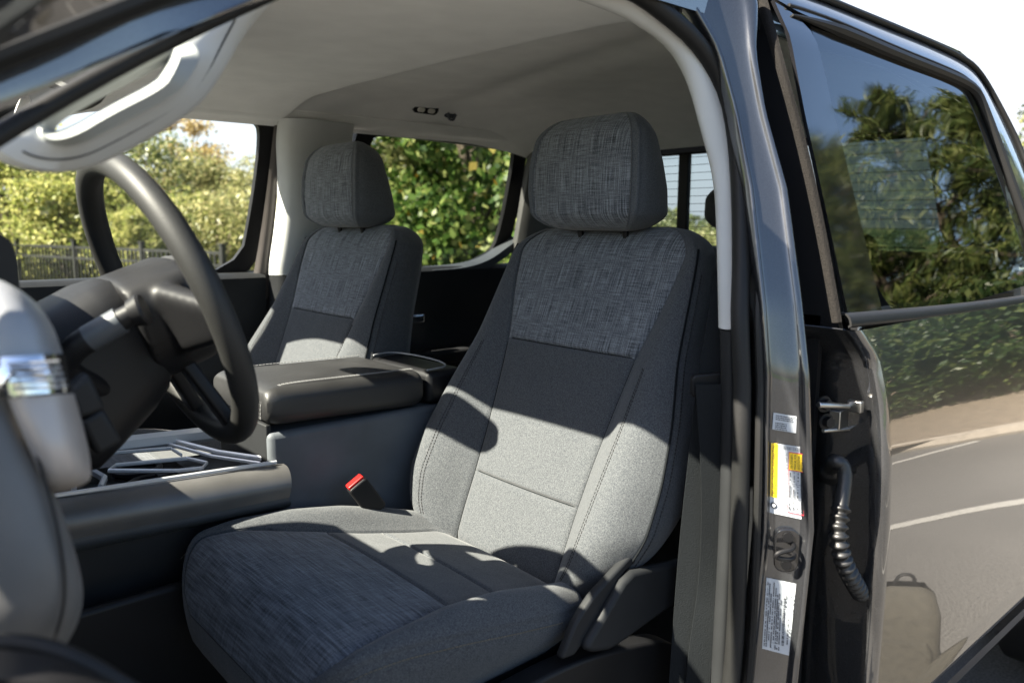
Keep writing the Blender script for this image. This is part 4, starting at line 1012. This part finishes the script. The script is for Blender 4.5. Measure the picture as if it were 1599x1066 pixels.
fence(fa, (-2.94, -8.96), -.30, 1.40, [0, 1.88, 3.76, 5.64, 7.52, 9.4, 11.27], 'black metal picket fence seen through the far front window')
fence((-3.0, -8.9), (-15, -8.2), -.55, 1.40, [.0, 2.4, 4.8, 7.2, 9.6, 12], 'black metal picket fence low in the far rear window')

# trees
def leafmat(name, stops, trans=.45, rough=.6):
    m = bpy.data.materials.new(name); m.use_nodes = True; t = m.node_tree; t.nodes.clear()
    o = N(t, 'ShaderNodeOutputMaterial'); g = N(t, 'ShaderNodeNewGeometry'); r = ramp(t, stops)
    d = N(t, 'ShaderNodeBsdfDiffuse'); tl = N(t, 'ShaderNodeBsdfTranslucent'); mx = N(t, 'ShaderNodeMixShader'); mx.inputs[0].default_value = trans
    gl_ = N(t, 'ShaderNodeBsdfGlossy', Roughness=.4); m2 = N(t, 'ShaderNodeMixShader'); m2.inputs[0].default_value = .02
    t.links.new(g.outputs['Random Per Island'], r.inputs[0])
    for s in (d, tl): t.links.new(r.outputs[0], s.inputs[0])
    t.links.new(d.outputs[0], mx.inputs[1]); t.links.new(tl.outputs[0], mx.inputs[2]); t.links.new(mx.outputs[0], m2.inputs[1]); t.links.new(gl_.outputs[0], m2.inputs[2]); t.links.new(m2.outputs[0], o.inputs[0])
    return m
BARK = mat('bark', (.09, .07, .05), .95, var=.4, scale=20, bump=1, bscale=40, dist=.02)
L_YEL = leafmat('leaf_yellow_green', [(0, (.12, .15, .035)), (.5, (.26, .27, .075)), (1, (.44, .41, .16))])
L_OLV = leafmat('leaf_olive', [(0, (.045, .065, .02)), (.5, (.11, .13, .045)), (1, (.27, .26, .11))])
L_GLD = leafmat('leaf_golden', [(0, (.10, .115, .035)), (.5, (.22, .225, .085)), (1, (.42, .37, .18))])
L_RED = leafmat('leaf_rust', [(0, (.20, .13, .05)), (.6, (.34, .24, .09)), (1, (.45, .36, .18))])
L_GRN = leafmat('leaf_green', [(0, (.025, .06, .012)), (.45, (.07, .13, .025)), (.8, (.20, .27, .07)), (.97, (.36, .38, .14)), (1, (.45, .28, .04))])
L_PIN = leafmat('needle', [(0, (.018, .034, .009)), (.5, (.055, .08, .02)), (1, (.15, .16, .05))], .25)
L_SHR = leafmat('leaf_shrub', [(0, (.012, .026, .007)), (.6, (.03, .05, .014)), (1, (.07, .085, .025))], .3)
def leaves(C_, size, aspect=.62, dirs=None, jit=.5):
    n = len(C_); u = rng2.normal(size=(n, 3)) if dirs is None else dirs+rng2.normal(size=(n, 3))*jit
    u /= np.linalg.norm(u, axis=1)[:, None]; r = rng2.normal(size=(n, 3)); r[:, 2] *= .6
    v = np.cross(u, r); v /= np.linalg.norm(v, axis=1)[:, None]+1e-9
    s = size*rng2.uniform(.6, 1.3, (n, 1)); u = u*s*.5; v = v*s*.5*aspect
    return np.stack([C_-u, C_+v*1.0-u*.1, C_+u, C_-v*1.0-u*.1], 1).reshape(-1, 3)
def leaf_obj(name, P, m, parent):
    n = len(P)//4; me = bpy.data.meshes.new(name); me.vertices.add(4*n); me.vertices.foreach_set('co', P.astype(np.float32).ravel())
    me.loops.add(4*n); me.loops.foreach_set('vertex_index', np.arange(4*n, dtype=np.int32)); me.polygons.add(n)
    me.polygons.foreach_set('loop_start', np.arange(0, 4*n, 4, dtype=np.int32)); me.polygons.foreach_set('loop_total', np.full(n, 4, np.int32))
    me.update(calc_edges=True); me.materials.append(m); o = bpy.data.objects.new(name, me); COL.objects.link(o); o.parent = parent; return o
def tree(name, label, loc, h, rad, z0, m, n, size, clumps=40, cr=.34, group=None, aspect=.62, cat='tree'):
    """broad-leaved tree or shrub: tapered trunk and limbs, leaves gathered in clumps at the limb ends"""
    t_ = thing(name, label, cat, loc, group); wood = MB()
    wood.tube(smooth([(0, 0, 0), (rng2.normal()*.08*rad, rng2.normal()*.08*rad, h*.35), (rng2.normal()*.1*rad, 0, h*.85)], 10), np.linspace(.035*h*.6+.02, .012, 10), 8)
    cs = []
    for k in range(clumps):
        a = rng2.uniform(0, 2*np.pi); f = rng2.uniform(.12, 1)**.55; zf = rng2.uniform(-1, 1)
        prof = math.sqrt(max(.04, 1-abs(zf)**2.2)); c = np.array((math.cos(a)*rad*f*prof, math.sin(a)*rad*f*prof, z0+(h-z0)*(.5+.5*zf)))
        cs.append(c)
        if k % 3 == 0: wood.tube(smooth([(0, 0, max(.1, c[2]*.5)), c*np.array((.4, .4, 0))+np.array((0, 0, c[2]*.75)), c], 6), np.linspace(.02+.006*h, .006, 6), 5)
    wood.obj('trunk', BARK, t_)
    cs = np.array(cs); idx = rng2.integers(0, clumps, n); g = rng2.normal(size=(n, 3)); g /= np.linalg.norm(g, axis=1)[:, None]
    scl = rng2.uniform(.6, 1.35, clumps)[idx][:, None]
    P = cs[idx]+g*(rng2.uniform(0, 1, (n, 1))**.45)*rad*cr*scl*np.array((1, 1, .75))
    leaf_obj('crown', leaves(P, size, aspect), m, t_); return t_
def pine(label, loc, h, rad, n_br, m, group=None, z0=.6, per=150, nl=.20):
    t_ = thing('pine_tree', label, 'pine tree', loc, group); wood = MB()
    wood.tube([(0, 0, 0), (.05, .03, h*.5), (0, 0, h)], [.16, .1, .02], 8); PP = []; DD = []
    for k in range(n_br):
        z = z0+(h-z0)*(k/n_br)**.9; a = k*2.4+rng2.uniform(-.4, .4); L = rad*(1-(z-z0)/(h-z0)*.82)*rng2.uniform(.7, 1.15)
        d = np.array((math.cos(a), math.sin(a), rng2.uniform(.1, .45))); e = np.array((0, 0, z))+d*L
        wood.tube([(0, 0, z), e*.5+np.array((0, 0, z*.5-.05)), e], [.03, .02, .006], 5)
        for j in range(7):
            f = rng2.uniform(.35, 1.03); c = np.array((0, 0, z))+d*L*f+rng2.normal(size=3)*L*.13*np.array((1, 1, .6)); q = unit(d+rng2.normal(size=3)*.5+np.array((0, 0, .5)))
            m_ = per//7; PP.append(c+rng2.normal(size=(m_, 3))*.05+q*rng2.uniform(-.18, .18, (m_, 1))); DD.append(np.tile(q, (m_, 1)))
    wood.obj('trunk', BARK, t_); leaf_obj('crown', leaves(np.concatenate(PP), nl, .10, np.concatenate(DD), .55), m, t_); return t_
def spot(u, d):
    q = ray(u, 349); q = q/math.hypot(q[0], q[1]); p = CAM+q*d; return p[0], p[1]
def gz(u, v, d): return 1.484+(349-v)/FPX*d*.87
G1 = 'autumn trees beyond the fence'
def T1(kind, label, u, v, d, rad, m, n, size, z0=-.3, clumps=40, cr=.34, group=G1):
    x, y = spot(u, d); h = gz(u, v, d)+.45; tree(kind, label, (x, y, -.45), h, rad, z0+.45, m, n, size, clumps, cr, group)
T1('broadleaf_tree', 'bright yellow green leafy tree at the left edge behind the fence', 25, 238, 19, 2.3, L_YEL, 20700, 0.112, clumps=60)
T1('broadleaf_tree', 'pale yellow green bush right behind the left fence panel', 95, 300, 17.5, 1.6, L_YEL, 11500, 0.086, clumps=45)
T1('broadleaf_tree', 'round olive green tree just right of the grab handle', 205, 226, 25, 2.6, L_OLV, 18400, 0.112, clumps=50)
T1('broadleaf_tree', 'sparse rust tinted tree, the tallest against the sky', 292, 182, 29, 1.5, L_RED, 5060, 0.112, z0=1.5, clumps=30, cr=.3)
T1('broadleaf_tree', 'tan golden tree under the sparse rust one', 285, 258, 27, 2.3, L_GLD, 16099, 0.106)
T1('broadleaf_tree', 'golden tree against the sky in mid window', 335, 248, 28, 1.5, L_GLD, 11500, 0.106)
T1('broadleaf_tree', 'golden tree beside the front window frame', 405, 268, 26, 2.3, L_GLD, 17250, 0.106)
T1('broadleaf_tree', 'low golden bush behind the right end of the fence', 345, 318, 19, 2.0, L_GLD, 13799, 0.086)
T1('broadleaf_tree', 'yellow green bush filling the gap under the wheel rim', 265, 315, 20, 1.7, L_YEL, 11500, 0.086)
T1('broadleaf_tree', 'dark olive shrub low behind the steering wheel', 170, 310, 19, 1.7, L_OLV, 11500, 0.092)
T1('broadleaf_tree', 'yellowish thicket at the far left below the tree', -40, 270, 22, 3.0, L_GLD, 13799, 0.106)
x, y = spot(205, 16.5); pine('small pale young pine behind the fence', (x, y, -.45), 2.1, 1.0, 34, L_YEL, None, .2, 120, .22)
x, y = spot(735, 12.5); tree('broadleaf_tree', 'big green tree with broad leaves filling the far rear window', (x, y, -.5), 5.8, 2.7, .3, L_GRN, 34000, .125, 110, .24, None, .8)
x, y = spot(800, 15.5); tree('broadleaf_tree', 'second green tree behind the big one in the rear window', (x, y, -.5), 5.4, 2.2, .3, L_GRN, 16000, .14, 60, .27, None, .8)
x, y = spot(655, 17); tree('broadleaf_tree', 'darker tree glimpsed behind the big rear window tree', (x, y, -.5), 4.6, 2.2, .3, L_OLV, 13000, .14, 60, .27, None, .8)
for u, v, d, rad, lb in ((1035, 340, 34, 2.2, 'small hazy tree seen left in the cab back window'), (1100, 375, 30, 2.0, 'low autumn tree seen under the rear headrest'), (1600, 175, 36, 2.2, 'soft green treetop over the roof edge at the right')):
    x, y = spot(u, d); tree('broadleaf_tree', lb, (x, y, 0), gz(u, v, d), rad, .4, L_OLV if u != 1100 else L_GLD, 4000, .2, 36, .34)
# pines behind the truck that its glass and rear door mirror
gp_ = 'pines on the planting bed behind the truck'
for i, (az, d, h, rad, lb) in enumerate(((84, 15, 5.6, 2.3, 'pine nearest the rear bumper on the planting bed'), (79, 13.5, 6.0, 2.5, 'broad pine mirrored at the right of the rear window'), (73.5, 14.5, 7.0, 2.7, 'tall pine mirrored in the middle of the rear window'), (68, 13, 6.2, 2.4, 'pine mirrored at the left of the rear window'), (62.5, 14, 6.2, 2.6, 'pine farthest out from the truck on the bed'), (70, 19, 6.5, 2.6, 'pine standing behind the others on the bed'))):
    pine(lb, (-.4-d*math.sin(R_(az)), .9+d*math.cos(R_(az)), .1), h, rad, 95, L_PIN, gp_, .2, 260, .24)
for i, (az, d) in enumerate(((60, 11.5), (64.5, 10.5), (69, 11.0), (73.5, 10.2), (78, 10.8), (83, 10.5))):
    tree('shrub', ('low green shrub at the bed edge, outermost from the truck', 'low green shrub second from the outer end of the bed', 'low green shrub before the middle pines', 'low green shrub right of the middle pines', 'low green shrub near the bed corner', 'low green shrub nearest the rear bumper')[i], (-.3-d*math.sin(R_(az)), .97+d*math.cos(R_(az)), .1), 2.3, 1.35, .05, L_SHR, 5000, .13, 36, .36, 'shrubs on the planting bed', cat='shrub')

# rucksack on the ground by the rear door
bp_ = thing('rucksack', 'khaki rucksack standing on the asphalt, mirrored low in the rear door', 'rucksack', (-1.42, 1.46, 0)); bp_.rotation_euler = (0, 0, 1.0); bp_.scale = (.8, .8, .72)
KH = mat('khaki_canvas', (.04, .036, .028), .9, var=.2, scale=30, bump=.5, bscale=300)
lo = []
for z, w_, d_ in ((.01, .26, .15), (.05, .30, .19), (.2, .31, .21), (.36, .29, .18), (.45, .24, .13), (.49, .16, .07)):
    lo.append([(a, b, z) for a, b in rrect(w_, d_, .06)])
obj('bag', *loft(lo), KH, bp_)
lo = [[(a, -.10+b, z) for a, b in rrect(w_, .07, .03)] for z, w_ in ((.05, .2), (.08, .23), (.22, .23), (.26, .18))]
obj('pocket', *loft(lo), KH, bp_)
m_ = MB()
for s in (-1, 1): m_.tube(smooth([(s*.08, .09, .44), (s*.11, .17, .36), (s*.12, .16, .18), (s*.11, .09, .06)], 24), .018, 8, r2=.006)
m_.tube(smooth([(-.04, 0, .48), (-.03, 0, .54), (.03, 0, .54), (.04, 0, .48)], 16), .008, 8); m_.obj('strap', BLACK, bp_)
